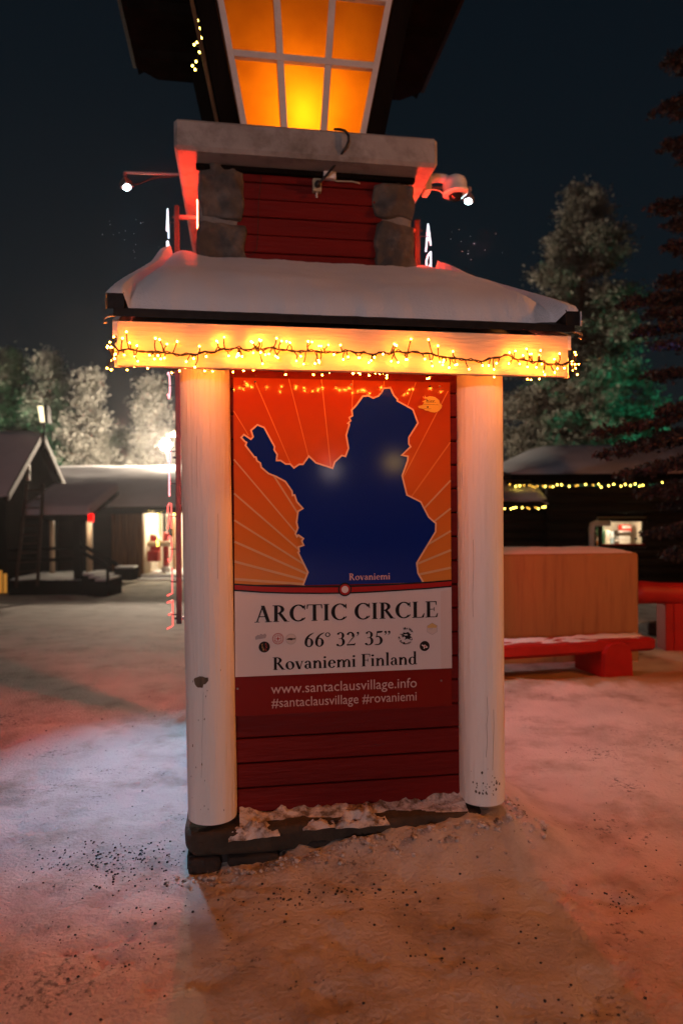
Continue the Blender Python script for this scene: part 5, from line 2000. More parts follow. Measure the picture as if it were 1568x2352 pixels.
for (sp_, wd_) in zip(spots, words):
    u, zz, w_, h_, ci = sp_
    xx = x0 + u * (x1 - x0)
    G_ = Thing('display_box', wd_, 'box', base=(xx, YF + 0.55, z0 - 0.05 + zz), group='goods in the cabin window')
    m = MB()
    m.bevbox(xx, YF + 0.45, z0 - 0.05 + zz, xx + w_ * (x1 - x0), YF + 0.7, z0 - 0.05 + zz + h_ * 1.0, 0.008)
    key = 'goods_%d' % ci
    if key not in M:
        M[key] = mat(goods_cols[ci][0].replace(' ', '_') + '_carton', goods_cols[ci][1], 0.5, var=0.25, vscale=14)
    G_.part('carton', m, M[key], fix=True)
    m = MB()
    m.box(xx + 0.012, YF + 0.448, z0 - 0.05 + zz + h_ * 0.55, xx + w_ * (x1 - x0) - 0.012, YF + 0.4495, z0 - 0.05 + zz + h_ * 0.85)
    G_.part('paper_band', m, M['white_plastic'])
# pipe
PP = Thing('vent_pipe', 'pale bent pipe standing against the log wall beside the lit window', 'pipe', base=tuple(bg(1358, 1290, YF - 0.2)))
m = MB()
pp = [bg(1358, 1300, YF - .2), bg(1358, 1212, YF - .2), bg(1360, 1205, YF - .2), bg(1366, 1202, YF - .2), bg(1400, 1202, YF - .2)]
m.tube(pp, 0.062, 12)
PP.part('pipe', m, mat('pale_pipe_enamel', (0.55, 0.46, 0.42), 0.5, var=0.05), smooth=True)


def far_string(label, spans, Y, rad, dense, group=None):
    F = Thing('string_lights', label, 'string lights', base=tuple(bg(spans[0][0], spans[0][2], Y)))
    src = MB().sphere((0, 0, 0), rad, 6, 5).build('bulb', M['bulb_far'], F.o)
    dim = MB().sphere((0, 0, 0), rad * 0.85, 6, 5).build('bulb', M['bulb_dim'], F.o)
    wr = MB()
    used = [False, False]
    for (x0_, x1_, y_) in spans:
        x = x0_
        pts_ = []
        while x < x1_:
            p = bg(x, y_ + rng.uniform(-4, 4), Y + rng.uniform(-0.05, 0.05))
            pts_.append(p)
            i_ = 1 if rng.random() < 0.33 else 0
            s_ = dim if i_ else src
            if not used[i_]:
                s_.location = p - F.base
                used[i_] = True
            else:
                F.inst('bulb', s_, p)
            x += dense * rng.uniform(0.45, 1.5)
        if len(pts_) > 1:
            wr.tube(pts_, 0.004, 4)
    for u_, s_ in zip(used, (src, dim)):
        if not u_:
            s_.location = bg(spans[0][0], spans[0][2], Y) - F.base
    F.part('wire', wr, M['black'])
    return F


far_string('long row of yellow lights under the upper eave of the log cabin', [(1170, 1262, 1116), (1262, 1480, 1115), (1520, 1560, 1112)], YF - 0.46, 0.013, 12)
far_string('short row of yellow lights under the low annex eave of the log cabin', [(1140, 1186, 1168), (1199, 1256, 1166)], 14.5, 0.013, 10)

# ================================================================== TREES
def leaf_cloud(centers, dirs, size, n_each, spread, seed, flat=0.6, elong=2.2):
    """numpy: small needle-tuft triangles/quads round given centres"""
    r_ = np.random.default_rng(seed)
    C = np.repeat(np.asarray(centers), n_each, axis=0)
    D = np.repeat(np.asarray(dirs), n_each, axis=0)
    N = len(C)
    off = r_.normal(size=(N, 3)) * spread
    off[:, 2] *= flat
    P = C + off
    ax = D * 0.8 + r_.normal(size=(N, 3)) * 0.7
    ax /= np.linalg.norm(ax, axis=1, keepdims=True)
    sd = np.cross(ax, r_.normal(size=(N, 3)))
    sd /= np.linalg.norm(sd, axis=1, keepdims=True) + 1e-9
    s_ = size * (0.5 + r_.random((N, 1)))
    a = P - ax * s_ * elong * 0.5
    b_ = P + sd * s_ * 0.5
    c_ = P + ax * s_ * elong * 0.5
    d = P - sd * s_ * 0.5
    V = np.stack([a, b_, c_, d], axis=1).reshape(-1, 3)
    return V, N


def crown_obj(name, V, N, m, parent, base):
    me = bpy.data.meshes.new(name)
    V = V - np.asarray(base)
    me.vertices.add(4 * N)
    me.vertices.foreach_set('co', V.astype(np.float32).ravel())
    me.loops.add(4 * N)
    me.loops.foreach_set('vertex_index', np.arange(4 * N, dtype=np.int32))
    me.polygons.add(N)
    me.polygons.foreach_set('loop_start', np.arange(0, 4 * N, 4, dtype=np.int32))
    me.polygons.foreach_set('loop_total', np.full(N, 4, dtype=np.int32))
    me.update(calc_edges=True)
    me.validate()
    me.materials.append(m)
    o = bpy.data.objects.new(name, me)
    COL.objects.link(o)
    o.parent = parent
    return o


def pine(label, x, y, z0, H, rad, crown_lo, m, seed, nb=46, size=0.11, n_each=46, lean=0.0, profile=None, tr=0.16, spread=0.26, group=None):
    r_ = random.Random(seed)
    n_each = int(n_each * 1.7)
    size *= 0.64
    Tn = Thing('pine_tree', label, 'tree', base=(x, y, z0), group=group)
    tk = MB()
    pts_ = [Vector((x + lean * t * H + 0.12 * math.sin(seed + t * 5), y + 0.1 * math.cos(seed * 2 + t * 4), z0 + H * t)) for t in np.linspace(0, 0.97, 10)]
    tk.tube(pts_, [tr * (1 - 0.85 * t) for t in np.linspace(0, 1, 10)], 9)
    Tn.part('trunk', tk, M['bark'], smooth=True)
    cs, ds = [], []
    lm = MB()
    for i in range(nb):
        f = (i + r_.random()) / nb
        h = crown_lo + (1 - crown_lo) * f
        pr = profile(f) if profile else (math.sin(math.pi * (0.12 + 0.88 * f) ** 0.8)) ** 0.75
        L = rad * max(0.10, pr) * r_.uniform(0.6, 1.12)
        an_ = i * 2.399 + r_.uniform(-0.5, 0.5)
        k = h * 9
        k0 = min(8, int(k))
        p = pts_[k0].lerp(pts_[k0 + 1], min(1, k - k0))
        up_ = r_.uniform(-0.05, 0.35) if f < 0.7 else r_.uniform(0.2, 0.9)
        d = Vector((math.cos(an_), math.sin(an_), up_)).normalized()
        tip = p + d * L + Vector((0, 0, -0.06 * L * L))
        lm.tube([p, p.lerp(tip, 0.5) + Vector((0, 0, 0.04 * L)), tip], [tr * 0.22, tr * 0.13, tr * 0.05], 5, cap=False)
        nc = max(2, int(L / 0.33))
        for q in range(nc):
            t = 0.30 + 0.70 * (q + r_.random()) / nc
            c = p.lerp(tip, t) + Vector((r_.gauss(0, 0.12), r_.gauss(0, 0.12), r_.gauss(0.03, 0.09))) * (0.4 + L * 0.5)
            cs.append(tuple(c))
            ds.append(tuple(d))
    Tn.part('limbs', lm, M['bark'])
    V, N = leaf_cloud(cs, ds, size, n_each, spread, seed)
    crown_obj('crown', V, N, m, Tn.o, Tn.base)
    return Tn


# left group (lit by the yard lamp), far behind the cabins
def ptree(px, ytop, Y, zb_, rpx, label, seed, m='frost_pine', **kw):
    p = bg(px, ytop, Y)
    return pine(label, p.x, Y, zb_, p.z - zb_, rpx / 1568 * Y, kw.pop('lo', 0.22), M[m], seed, **kw)


ptree(20, 800, 37, -0.7, 95, 'frosted pine at the left edge, darkest of the left row', 3, 'frost_pine_dark', nb=60, spread=0.34, n_each=70)
ptree(112, 806, 35, -0.7, 80, 'frosted pine with green light in its branches, behind the cabin gable', 5, nb=60, spread=0.32, n_each=70)
ptree(203, 842, 33, -0.7, 62, 'slender frosted pine with a bare reddish trunk, behind the long snowy roof', 8, nb=58, spread=0.26, n_each=62, tr=0.15, lo=0.30)
ptree(352, 862, 34, -0.7, 72, 'frosted pine lit pale by the bright yard lamp beside the tower', 12, nb=58, spread=0.30, n_each=64, lo=0.15)
ptree(270, 985, 38, -0.7, 75, 'low frosted pine in the gap between two taller pines', 15, nb=36, spread=0.32, n_each=64, lo=0.1)
ptree(470, 905, 37, -0.7, 80, 'frosted pine mostly hidden behind the left column', 18, nb=40, spread=0.32, n_each=56, lo=0.1)
# large pine on the right
def right_profile(f):
    return [0.9, 1.0, 1.0, 0.97, 0.92, 0.86, 0.80, 0.72, 0.60, 0.46, 0.28][min(10, int(f * 10.99))]
ptree(1338, 432, 30, -0.3, 178, 'huge half frosted pine towering behind the log cabin', 21, 'frost_pine_dark', nb=170, size=0.12, n_each=66, spread=0.27, profile=right_profile, tr=0.22, lo=0.14)
ptree(1205, 985, 30, -0.3, 90, 'low frosted pine seen between the right column and the huge pine', 24, 'frost_pine_dark', nb=44, spread=0.3, n_each=56, lo=0.08)
ptree(1470, 930, 30, -0.3, 95, 'low frosted pine right of the huge pine', 27, 'frost_pine_dark', nb=40, spread=0.3, n_each=34, lo=0.08)

# near spruce leaning in at the right edge
SP = Thing('spruce_tree', 'dark spruce reaching its frosty branches into the right edge', 'tree', base=(5.25, 8.6, -0.1))
tk = MB()
tk.tube([(5.25, 8.6, -0.2), (5.24, 8.6, 3.0), (5.22, 8.62, 7.0), (5.2, 8.62, 11.0)], [0.20, 0.17, 0.11, 0.03], 12)
SP.part('trunk', tk, M['bark'], smooth=True)
tips = [(1440, 692, 8.2), (1470, 760, 8.0), (1378, 990, 7.8), (1395, 1040, 8.0), (1440, 1085, 7.9), (1470, 1130, 8.1), (1505, 1225, 8.0), (1530, 640, 8.3), (1500, 860, 8.2), (1512, 1000, 8.4), (1520, 940, 7.9),
        (1515, 470, 8.4), (1525, 240, 8.5), (1540, 130, 8.5), (1545, 560, 8.2), (1440, 1020, 8.5), (1500, 1075, 7.7), (1545, 1270, 8.1), (1535, 330, 8.6), (1490, 720, 8.6), (1520, 790, 7.8)]
r_ = random.Random(41)
tips3 = [bg(*t) for t in tips]
for i in range(70):
    an_ = r_.uniform(0, 2 * math.pi)
    h = r_.uniform(0.6, 10.0)
    L = 2.1 * (1 - h / 12) * r_.uniform(0.7, 1.1)
    p = Vector((5.23 + L * math.cos(an_), 8.6 + L * math.sin(an_), h - 0.25 * L))
    if p.x / p.y < 0.47:
        continue
    tips3.append(p)
lm = MB()
cs, ds = [], []
for tip in tips3:
    L = (Vector((5.23, 8.6, tip.z)) - tip).length
    root = Vector((5.23, 8.6, tip.z + 0.22 * L))
    mid = root.lerp(tip, 0.55) + Vector((0, 0, -0.03 * L))
    curve = []
    for t in np.linspace(0, 1, 12):
        curve.append(root * (1 - t) ** 2 + mid * 2 * t * (1 - t) + tip * t * t)
    lm.tube(curve, [0.03 * (1 - 0.85 * t) for t in np.linspace(0, 1, 12)], 5, cap=False)
    d0 = (tip - root).normalized()
    sdv = d0.cross(Vector((0, 0, 1))).normalized()
    for k in range(3, 12):
        c = curve[k]
        for s in (-1, 1):
            tl_ = (0.34 * (1 - (k / 12) ** 2) + 0.10) * r_.uniform(0.6, 1.1)
            dd = (d0 * 0.7 + sdv * s * 0.8 + Vector((0, 0, -0.25 + 0.2 * r_.random()))).normalized()
            lm.tube([c, c + dd * tl_], [0.008, 0.003], 4, cap=False)
            for q in range(int(tl_ / 0.055) + 1):
                cs.append(tuple(c + dd * (q * 0.055)))
                ds.append(tuple(dd))
        cs.append(tuple(c)); ds.append(tuple(d0))
SP.part('limbs', lm, M['bark'])
V, N = leaf_cloud(cs, ds, 0.034, 13, 0.030, 77, flat=0.9, elong=1.9)
crown_obj('crown', V, N, M['spruce'], SP.o, SP.base)

# ================================================================== LEFT CABINS
GA = Thing('gabled_cabin', 'dark cabin with a steep snowy roof and pale verge at the left edge', 'cabin', base=(-11, 19, -0.65))
YR = 20.0
apex = bg(98, 998, YR)
ev = bg(21, 1139, apex.x / ray(21, 1139)[0])
xg = apex.x
dy = YR - ev.y
m = MB()
m.hexa([(-22, ev.y, ev.z - 0.16), (xg - 0.05, ev.y, ev.z - 0.16), (xg - 0.05, YR, apex.z - 0.16), (-22, YR, apex.z - 0.16)],
       [(-22, ev.y, ev.z - 0.03), (xg - 0.05, ev.y, ev.z - 0.03), (xg - 0.05, YR, apex.z - 0.03), (-22, YR, apex.z - 0.03)])
ro = GA.part('roof', m, M['dark_wood'])
m = MB()
m.hexa([(-22, YR, apex.z - 0.16), (xg - 0.05, YR, apex.z - 0.16), (xg - 0.05, YR + dy, ev.z - 0.16), (-22, YR + dy, ev.z - 0.16)],
       [(-22, YR, apex.z - 0.03), (xg - 0.05, YR, apex.z - 0.03), (xg - 0.05, YR + dy, ev.z - 0.03), (-22, YR + dy, ev.z - 0.03)])
GA.part('roof', m, M['dark_wood'])
m = MB()
def gsn(i, j):
    s, t = i / 40, j / 24
    x = -22 + (xg + 22) * s
    y = ev.y - 0.05 + 2 * dy * t
    z = ev.z + (apex.z - ev.z) * (1 - abs(2 * t - 1)) + 0.03 * fbm(x, y, 1.1, 3, 2.0)
    z += 0.10 * (1 if 0 < j < 24 else -0.6) * (1 if i < 40 else 0.0)
    return (x, y, z)
m.grid(40, 24, gsn)
GA.part('roof_snow', m, M['snow_far'], smooth=True, parent=ro)
# pale verge boards
for sgn in (-1, 1):
    m = MB()
    ya, yb = (ev.y - 0.05, YR) if sgn < 0 else (YR, YR + dy)
    za_, zb2 = (ev.z, apex.z) if sgn < 0 else (apex.z, ev.z)
    q = [(xg - 0.02, ya, za_ - 0.12), (xg + 0.03, ya, za_ - 0.12), (xg + 0.03, yb, zb2 - 0.12), (xg - 0.02, yb, zb2 - 0.12)]
    m.hexa(q, [(p[0], p[1], p[2] + 0.20) for p in q])
    GA.part('verge_board', m, M['grey_paint'])
m = MB()
m.add([(xg - 0.25, ev.y + 0.35, -0.7), (xg - 0.25, YR + dy - 0.35, -0.7), (xg - 0.25, YR + dy - 0.35, ev.z + 0.25), (xg - 0.25, YR, apex.z - 0.17), (xg - 0.25, ev.y + 0.35, ev.z + 0.25)], [(0, 1, 2, 3, 4)])
m.box(-22, ev.y + 0.35, -0.7, xg - 0.26, ev.y + 0.50, ev.z + 0.2)
GA.part('wall', m, M['dark_wood'])
for (px0, px1, py0, py1) in ((-6, 3, 1310, 1392), (8, 14, 1318, 1390)):
    q0, q1 = bg(px0, py1, ev.y + 0.3), bg(px1, py0, ev.y + 0.3)
    m = MB()
    m.box(q0.x, ev.y + 0.30, q0.z, q1.x, ev.y + 0.345, q1.z)
    GA.part('lit_window', m, emit('amber_lit_curtain', (1.0, 0.42, 0.06), 0.35))
m = MB()
for (px_, py_) in ((88, 1076), (76, 1090)):
    q = bg(px_, py_, YR - 0.6)
    m.box(xg - 0.2, q.y - 0.0, q.z - 0.16, xg - 0.12, q.y + 0.06, q.z + 0.12)
GA.part('gable_slats', m, M['white_board'])

# porch annex
PA = Thing('porch_shelter', 'low porch with a snowy lean-to roof on dark posts in front of the gabled cabin', 'porch', base=(-7.6, 17.6, -0.65))
YP = 17.6
pe0, pe1 = bg(52, 1182, YP), bg(206, 1182, YP)
pt = bg(140, 1113, YP + 1.9)
m = MB()
m.hexa([(pe0.x, YP, pe0.z - 0.16), (pe1.x, YP, pe1.z - 0.16), (pe1.x + 0.1, YP + 2, pt.z - 0.3), (pe0.x, YP + 2, pt.z - 0.3)],
       [(pe0.x, YP, pe0.z + 0.0), (pe1.x, YP, pe1.z + 0.0), (pe1.x + 0.1, YP + 2, pt.z - 0.14), (pe0.x, YP + 2, pt.z - 0.14)])
pro = PA.part('roof', m, M['dark_wood'])
m = MB()
def psn(i, j):
    s, t = i / 36, j / 16
    x = pe0.x + (pe1.x - pe0.x + 0.03) * s + 0.1 * t * s
    y = YP - 0.06 + 2.05 * t
    ed = sstep(0, 0.05, 1 - s)
    z = pe0.z + (pt.z - pe0.z - 0.14) * t + 0.02 * fbm(x, y, 1.5, 3, 7) + (0.17 * sstep(0, 0.08, t)) * (0.3 + 0.7 * ed)
    if j == 0 or i == 36:
        z = pe0.z - 0.01 + (pt.z - pe0.z - 0.14) * t
    return (x, y, z)
m.grid(36, 16, psn)
PA.part('roof_snow', m, M['snow_far'], smooth=True, parent=pro)
def vpost(T_, x0_, x1_, ytop_, ybot_, Y, m_, name='post', rnd=True):
    q0, q1 = bg(x0_, ybot_, Y), bg(x1_, ytop_, Y)
    mb = MB()
    if rnd:
        mb.tube([((q0.x + q1.x) / 2, Y, q0.z), ((q0.x + q1.x) / 2, Y, q1.z)], (q1.x - q0.x) / 2, 10)
    else:
        mb.box(q0.x, Y, q0.z, q1.x, Y + (q1.x - q0.x), q1.z)
    return T_.part(name, mb, m_, smooth=rnd)
M['pale_log'] = mat('pale_peeled_log', (0.42, 0.30, 0.20), 0.6, var=0.2, vscale=6, stretch=(2, 2, 0.3))
vpost(PA, 169, 184, 1190, 1342, YP + 0.15, M['dark_wood'], rnd=False)
vpost(PA, 114, 125, 1190, 1322, YP + 1.6, M['pale_log'])
vpost(PA, 199, 212, 1190, 1330, YP + 1.3, M['pale_log'])
m = MB()
q0, q1 = bg(20, 1336, YP), bg(186, 1318, YP)
m.box(q0.x, YP + 0.0, -0.75, q1.x, YP + 2.2, q0.z + 0.02)
PA.part('deck', m, M['dark_wood'])
m = MB()
def dsn(i, j):
    s, t = i / 30, j / 10
    return (q0.x + (q1.x - q0.x) * s, YP + 0.04 + 2.1 * t, q0.z + 0.025 + 0.05 * sstep(0, .1, t) + 0.02 * fbm(s * 6, t * 4, 1, 3, 3))
m.grid(30, 10, dsn)
PA.part('deck_snow', m, M['snow_far'], smooth=True)
for (a_, b_) in (((20, 1262), (170, 1259)), ((20, 1288), (168, 1285))):
    m = MB()
    m.tube([bg(*a_, YP + 0.2), bg(*b_, YP + 0.2)], 0.045, 8)
    PA.part('rail', m, M['dark_wood'])
for (a_, b_) in (((188, 1252), (268, 1296)), ((186, 1266), (250, 1304))):
    m = MB()
    m.tube([bg(*a_, YP + 0.1), bg(*b_, YP - 0.9)], 0.05, 8)
    PA.part('stair_rail', m, M['dark_wood'])
vpost(PA, 244, 251, 1296, 1344, YP - 0.85, M['dark_wood'], name='stair_post')
for q in range(3):
    m = MB()
    s0 = bg(190 + 16 * q, 1322 + 6 * q, YP - 0.2 * q)
    m.box(s0.x, YP - 0.25 * q - 0.1, -0.8, s0.x + 0.34, YP + 1.0 - 0.25 * q, s0.z)
    st_ = PA.part('stair_step', m, M['dark_wood'])
    m = MB()
    m.bevbox(s0.x + 0.01, YP - 0.25 * q - 0.09, s0.z + 0.001, s0.x + 0.33, YP + 0.98 - 0.25 * q, s0.z + 0.06, 0.02)
    PA.part('step_snow', m, M['snow_far'], parent=st_, fix=True)

LD = Thing('wooden_ladder', 'tall wooden ladder leaning on the porch roof of the gabled cabin', 'ladder', base=tuple(bg(60, 1346, 17.0)))
la, lb = bg(36, 1350, 16.9), bg(62, 1112, 17.45)
lc, ld = bg(86, 1346, 16.9), bg(99, 1112, 17.45)
for (p, q) in ((la, lb), (lc, ld)):
    m = MB()
    m.tube([p, q], 0.045, 8)
    LD.part('side_rail', m, M['ladder_wood'])
for i in range(11):
    t = 0.06 + 0.088 * i
    m = MB()
    m.tube([la.lerp(lb, t), lc.lerp(ld, t)], 0.022, 6)
    LD.part('rung', m, M['ladder_wood'])

# long cabin behind
LC = Thing('long_cabin', 'long low cabin under a deep snow roof with a brightly lit shop entrance', 'cabin', base=(-6, 22, -0.65))
YB, YT = 21.6, 25.0
zr, ze = bg(250, 1070, YT).z, bg(250, 1163, YB).z
xl, xr = -12.0, -2.2
m = MB()
m.hexa([(xl, YB, ze - 0.16), (xr, YB, ze - 0.16), (xr, YT, zr - 0.32), (xl, YT, zr - 0.32)], [(xl, YB, ze - 0.02), (xr, YB, ze - 0.02), (xr, YT, zr - 0.18), (xl, YT, zr - 0.18)])
lro = LC.part('roof', m, M['dark_wood'])
m = MB()
def lsn(i, j):
    s, t = i / 60, j / 26
    x = xl + (xr - xl) * s
    y = YB - 0.12 + (2 * (YT - YB) + .2) * t
    tt = min(1, 2 * t)
    z = ze + (zr - 0.18 - ze) * (1 - abs(2 * t - 1)) + 0.18 * sstep(0, 0.06, t) + 0.03 * fbm(x, y, 0.8, 3, 5)
    z += 0.10 * math.sin(math.pi * min(1, tt)) 
    if j == 0:
        z = ze - 0.02
    return (x, y, z)
m.grid(60, 26, lsn)
LC.part('roof_snow', m, M['snow_far'], smooth=True, parent=lro)
YW = YB + 0.5
def wall_rect(px0, px1, py0, py1, Y, thick=0.12):
    q0, q1 = bg(px0, py1, Y), bg(px1, py0, Y)
    return q0.x, q1.x, q0.z, q1.z
x0, x1, z0, z1 = wall_rect(120, 255, 1160, 1345, YW)
m = MB()
m.box(xl, YW + 0.05, -0.8, x1, YW + 0.2, ze + 0.05)
LC.part('wall', m, M['log_wall'])
# brown vertical boards beside the entrance
bx0, bx1 = bg(256, 1200, YW).x, bg(328, 1200, YW).x
nbd = 9
for q in range(nbd):
    m = MB()
    w_ = (bx1 - bx0) / nbd
    m.bevbox(bx0 + q * w_ + 0.006, YW - 0.02 + 0.012 * (q % 2), bg(300, 1326, YW).z, bx0 + (q + 1) * w_ - 0.006, YW + 0.10, ze - 0.05, 0.008)
    LC.part('wall_board', m, M['brown_wood'], fix=True)
m = MB()
m.box(bx0 - 0.3, YB + 0.02, ze - 0.24, xr, YB + 0.20, ze - 0.161)
LC.part('eave_beam', m, M['dark_wood'])
# entrance recess, lit
ex0, ex1 = bx1 + 0.02, bg(412, 1200, YW).x + 0.6
zf = bg(360, 1318, YW).z
M['recess'] = mat('cream_entrance_wall', (0.62, 0.55, 0.45), 0.8, var=0.1, vscale=3)
m = MB()
m.box(ex0, YW + 2.2, zf - 0.3, ex1, YW + 2.3, ze)
m.box(ex0 - 0.1, YW + 0.12, zf - 0.3, ex0, YW + 2.2, ze)
m.box(ex1, YW + 0.12, zf - 0.3, ex1 + 0.1, YW + 2.3, ze)
LC.part('entrance_wall', m, M['recess'])
m = MB()
m.box(bx0 + 0.2, YW + 0.13, -0.9, ex0 - 0.11, YW + 2.3, ze)
LC.part('inner_wall', m, M['log_wall'])
m = MB()
m.box(ex0, YW - 0.3, -0.9, ex1, YW + 2.2, zf)
LC.part('threshold', m, M['snow_far'])
m = MB()
m.box(ex0, YW - 0.75, -0.9, ex1, YW - 0.31, zf - 0.10)
LC.part('step', m, M['snow_far'])
for (px0, px1, c_) in ((338, 345, 'white_board'), (353, 359, 'white_board'), (374, 380, 'dark_wood'), (397, 401, 'brown_wood')):
    x0, x1, z0, z1 = wall_rect(px0, px1, 1172, 1290, YW + 1.5)
    m = MB()
    m.box(x0, YW + 1.5, zf, x1, YW + 1.58, ze - 0.1)
    LC.part('window_post', m, M[c_])
x0, x1, z0, z1 = wall_rect(384, 398, 1186, 1232, YW + 2.1)
m = MB()
m.box(x0, YW + 2.1, z0, x1, YW + 2.15, z1)
LC.part('window', m, M['lens_glass'])
x0, x1, z0, z1 = wall_rect(330, 392, 1243, 1255, YW + 0.5)
m = MB()
m.tube([(x0, YW + 0.5, (z0 + z1) / 2), (x1, YW + 0.5, (z0 + z1) / 2)], (z1 - z0) / 2, 10)
LC.part('entrance_rail', m, M['pale_log'], smooth=True)
point_light('entrance_light', ((ex0 + ex1) / 2 - 0.2, YW + 1.0, ze - 0.25), 250, (1.0, 0.86, 0.62), 0.15, parent=LC.o, base=LC.base)
point_light('porch_light', bg(206, 1200, YP + 0.9), 20, (1.0, 0.80, 0.55), 0.08, parent=PA.o, base=PA.base)

# red rocking sleigh-like bench and red post boxes in the entrance
RS = Thing('armchair', 'red round backed armchair with a pale rim in the lit shop entrance', 'armchair', base=tuple(bg(345, 1296, YW + 0.8)))
c = bg(347, 1246, YW + 0.8)
m = MB()
arch = [(0.30 * math.cos(t), 0.26 * math.sin(t)) for t in np.linspace(0, math.pi, 15)]
arch = [(0.30, -0.62)] + arch + [(-0.30, -0.62)]
k = len(arch)
m.add([(c.x + x, YW + 0.80, c.z + z) for x, z in arch] + [(c.x + x, YW + 0.88, c.z + z) for x, z in arch], [tuple(range(k)), tuple(range(2 * k - 1, k - 1, -1))] + [(i, (i + 1) % k, k + (i + 1) % k, k + i) for i in range(k)])
RS.part('back', m, M['red_log'], fix=True)
m = MB()
m.tube([(c.x + 1.08 * x, YW + 0.80, c.z + 1.08 * z) for x, z in arch[1:-1]], 0.045, 8)
RS.part('rim', m, M['white_board'], smooth=True)
m = MB()
m.bevbox(c.x - 0.32, YW + 0.42, c.z - 0.62, c.x + 0.32, YW + 0.79, c.z - 0.28, 0.02)
RS.part('seat', m, M['red_log'], fix=True)
RP = Thing('red_bollard', 'slim red bollard with a pale foot right of the round backed armchair', 'bollard', base=tuple(bg(381, 1296, YW + 0.7)))
c = bg(381, 1225, YW + 0.7)
m = MB()
m.tube([(c.x, YW + 0.7, zf), (c.x, YW + 0.7, c.z - 0.05), (c.x, YW + 0.7, c.z + 0.02), (c.x, YW + 0.7, c.z + 0.05)], [0.10, 0.10, 0.08, 0.02], 12)
RP.part('post', m, M['red_log'], smooth=True)
m = MB()
m.sphere((c.x, YW + 0.7, zf + 0.1), 0.17, 12, 8, (1, 1, 0.7))
RP.part('foot', m, M['snow_far'], smooth=True)
far_string('gold lights round the window of the lit shop entrance', [(342, 366, 1178), (372, 402, 1178)], YW + 0.4, 0.018, 4)
F = Thing('string_lights', 'gold lights hanging straight down in the lit shop entrance', 'string lights', base=tuple(bg(363, 1260, YW + 0.4)))
src = MB().sphere((0, 0, 0), 0.018, 6, 5).build('bulb', M['bulb_far'], F.o)
src.location = bg(363, 1185, YW + .4) - F.base
for i in range(1, 14):
    F.inst('bulb', src, bg(363 + rng.uniform(-1.5, 1.5), 1185 + i * 5.2, YW + 0.4))

TB = Thing('wooden_tub', 'low dark wooden tub with snow on its rim at the foot of the porch stairs', 'tub', base=tuple(bg(280, 1330, 20.6)))
q0, q1 = bg(262, 1334, 20.6), bg(308, 1306, 20.6)
m = MB()
m.hexa([(q0.x + .05, 20.6, q0.z), (q1.x - .05, 20.6, q0.z), (q1.x - .05, 21.1, q0.z), (q0.x + .05, 21.1, q0.z)], [(q0.x, 20.55, q1.z), (q1.x, 20.55, q1.z), (q1.x, 21.15, q1.z), (q0.x, 21.15, q1.z)])
TB.part('box', m, M['dark_wood'])
m = MB()
m.bevbox(q0.x + 0.02, 20.57, q1.z + 0.001, q1.x - 0.02, 21.13, q1.z + 0.06, 0.03)
TB.part('snow_cap', m, M['snow_far'], fix=True)

RSG = Thing('exit_sign', 'small glowing red sign hanging at the porch roof corner', 'sign', base=tuple(bg(208, 1202, YP - 0.1)))
q0, q1 = bg(202.5, 1199, YP - 0.1), bg(214, 1180, YP - 0.1)
m = MB()
m.bevbox(q0.x, YP - 0.1, q0.z, q1.x, YP - 0.04, q1.z, 0.01)
RSG.part('lit_box', m, M['exit_red'], fix=True)
m = MB()
m.box((q0.x + q1.x) / 2 - 0.01, YP - 0.08, q1.z + 0.001, (q0.x + q1.x) / 2 + 0.01, YP - 0.06, q1.z + 0.12)
RSG.part('hanger', m, M['black'])

# mast lamp over the gable
ML = Thing('mast_lamp', 'box lamp with one lit pale face on a mast above the cabin gable', 'lamp', base=tuple(bg(101, 1012, YR)))
m = MB()
m.tube([bg(101, 1030, YR), bg(101, 968, YR)], 0.035, 8)
ML.part('mast', m, M['black'])
q0, q1 = bg(90, 972, YR), bg(111, 932, YR)
m = MB()
m.hexa([(q0.x + .08, YR - .1, q0.z), (q1.x + .03, YR - .1, q0.z), (q1.x + .03, YR + .15, q0.z), (q0.x + .08, YR + .15, q0.z)], [(q0.x, YR - .1, q1.z), (q1.x, YR - .1, q1.z), (q1.x, YR + .15, q1.z), (q0.x, YR + .15, q1.z)])
ML.part('housing', m, M['black'])
m = MB()
xa = (q0.x * 0.42 + q1.x * 0.58)
m.hexa([(q0.x + .085, YR - .125, q0.z + .02), (xa + .05, YR - .125, q0.z + .02), (xa + .05, YR - .101, q0.z + .02), (q0.x + .085, YR - .101, q0.z + .02)],
       [(q0.x + .01, YR - .125, q1.z - .02), (xa, YR - .125, q1.z - .02), (xa, YR - .101, q1.z - .02), (q0.x + .01, YR - .101, q1.z - .02)])
ML.part('lit_panel', m, M['panel_glow'])

# yard lamp
YLY = 27.4
YLp = bg(381, 1022, YLY)
YL = Thing('yard_lamp', 'blinding white yard lamp on a slim post beside the left column', 'lamp', base=(YLp.x, YLY, -0.6))
m = MB()
m.tube([(YLp.x, YLY + 0.26, -0.65), (YLp.x, YLY + 0.26, YLp.z + 0.55)], 0.028, 8)
YL.part('post', m, M['black'])
m = MB()
m.sphere(tuple(YLp), 0.20, 16, 10)
YL.part('globe', m, M['yard_glow'], smooth=True)
m = MB()
q = bg(402, 998, YLY + 0.1)
m.tube([q + Vector((-0.22, 0, -0.02)), q + Vector((0.16, 0, 0.10))], [0.03, 0.15], 10)
YL.part('side_lamp', m, M['panel_glow'])
m = MB()
m.tube([Vector((YLp.x, YLY + 0.26, YLp.z + 0.3)), q + Vector((-0.2, 0, -0.02))], 0.015, 6)
YL.part('arm', m, M['black'])

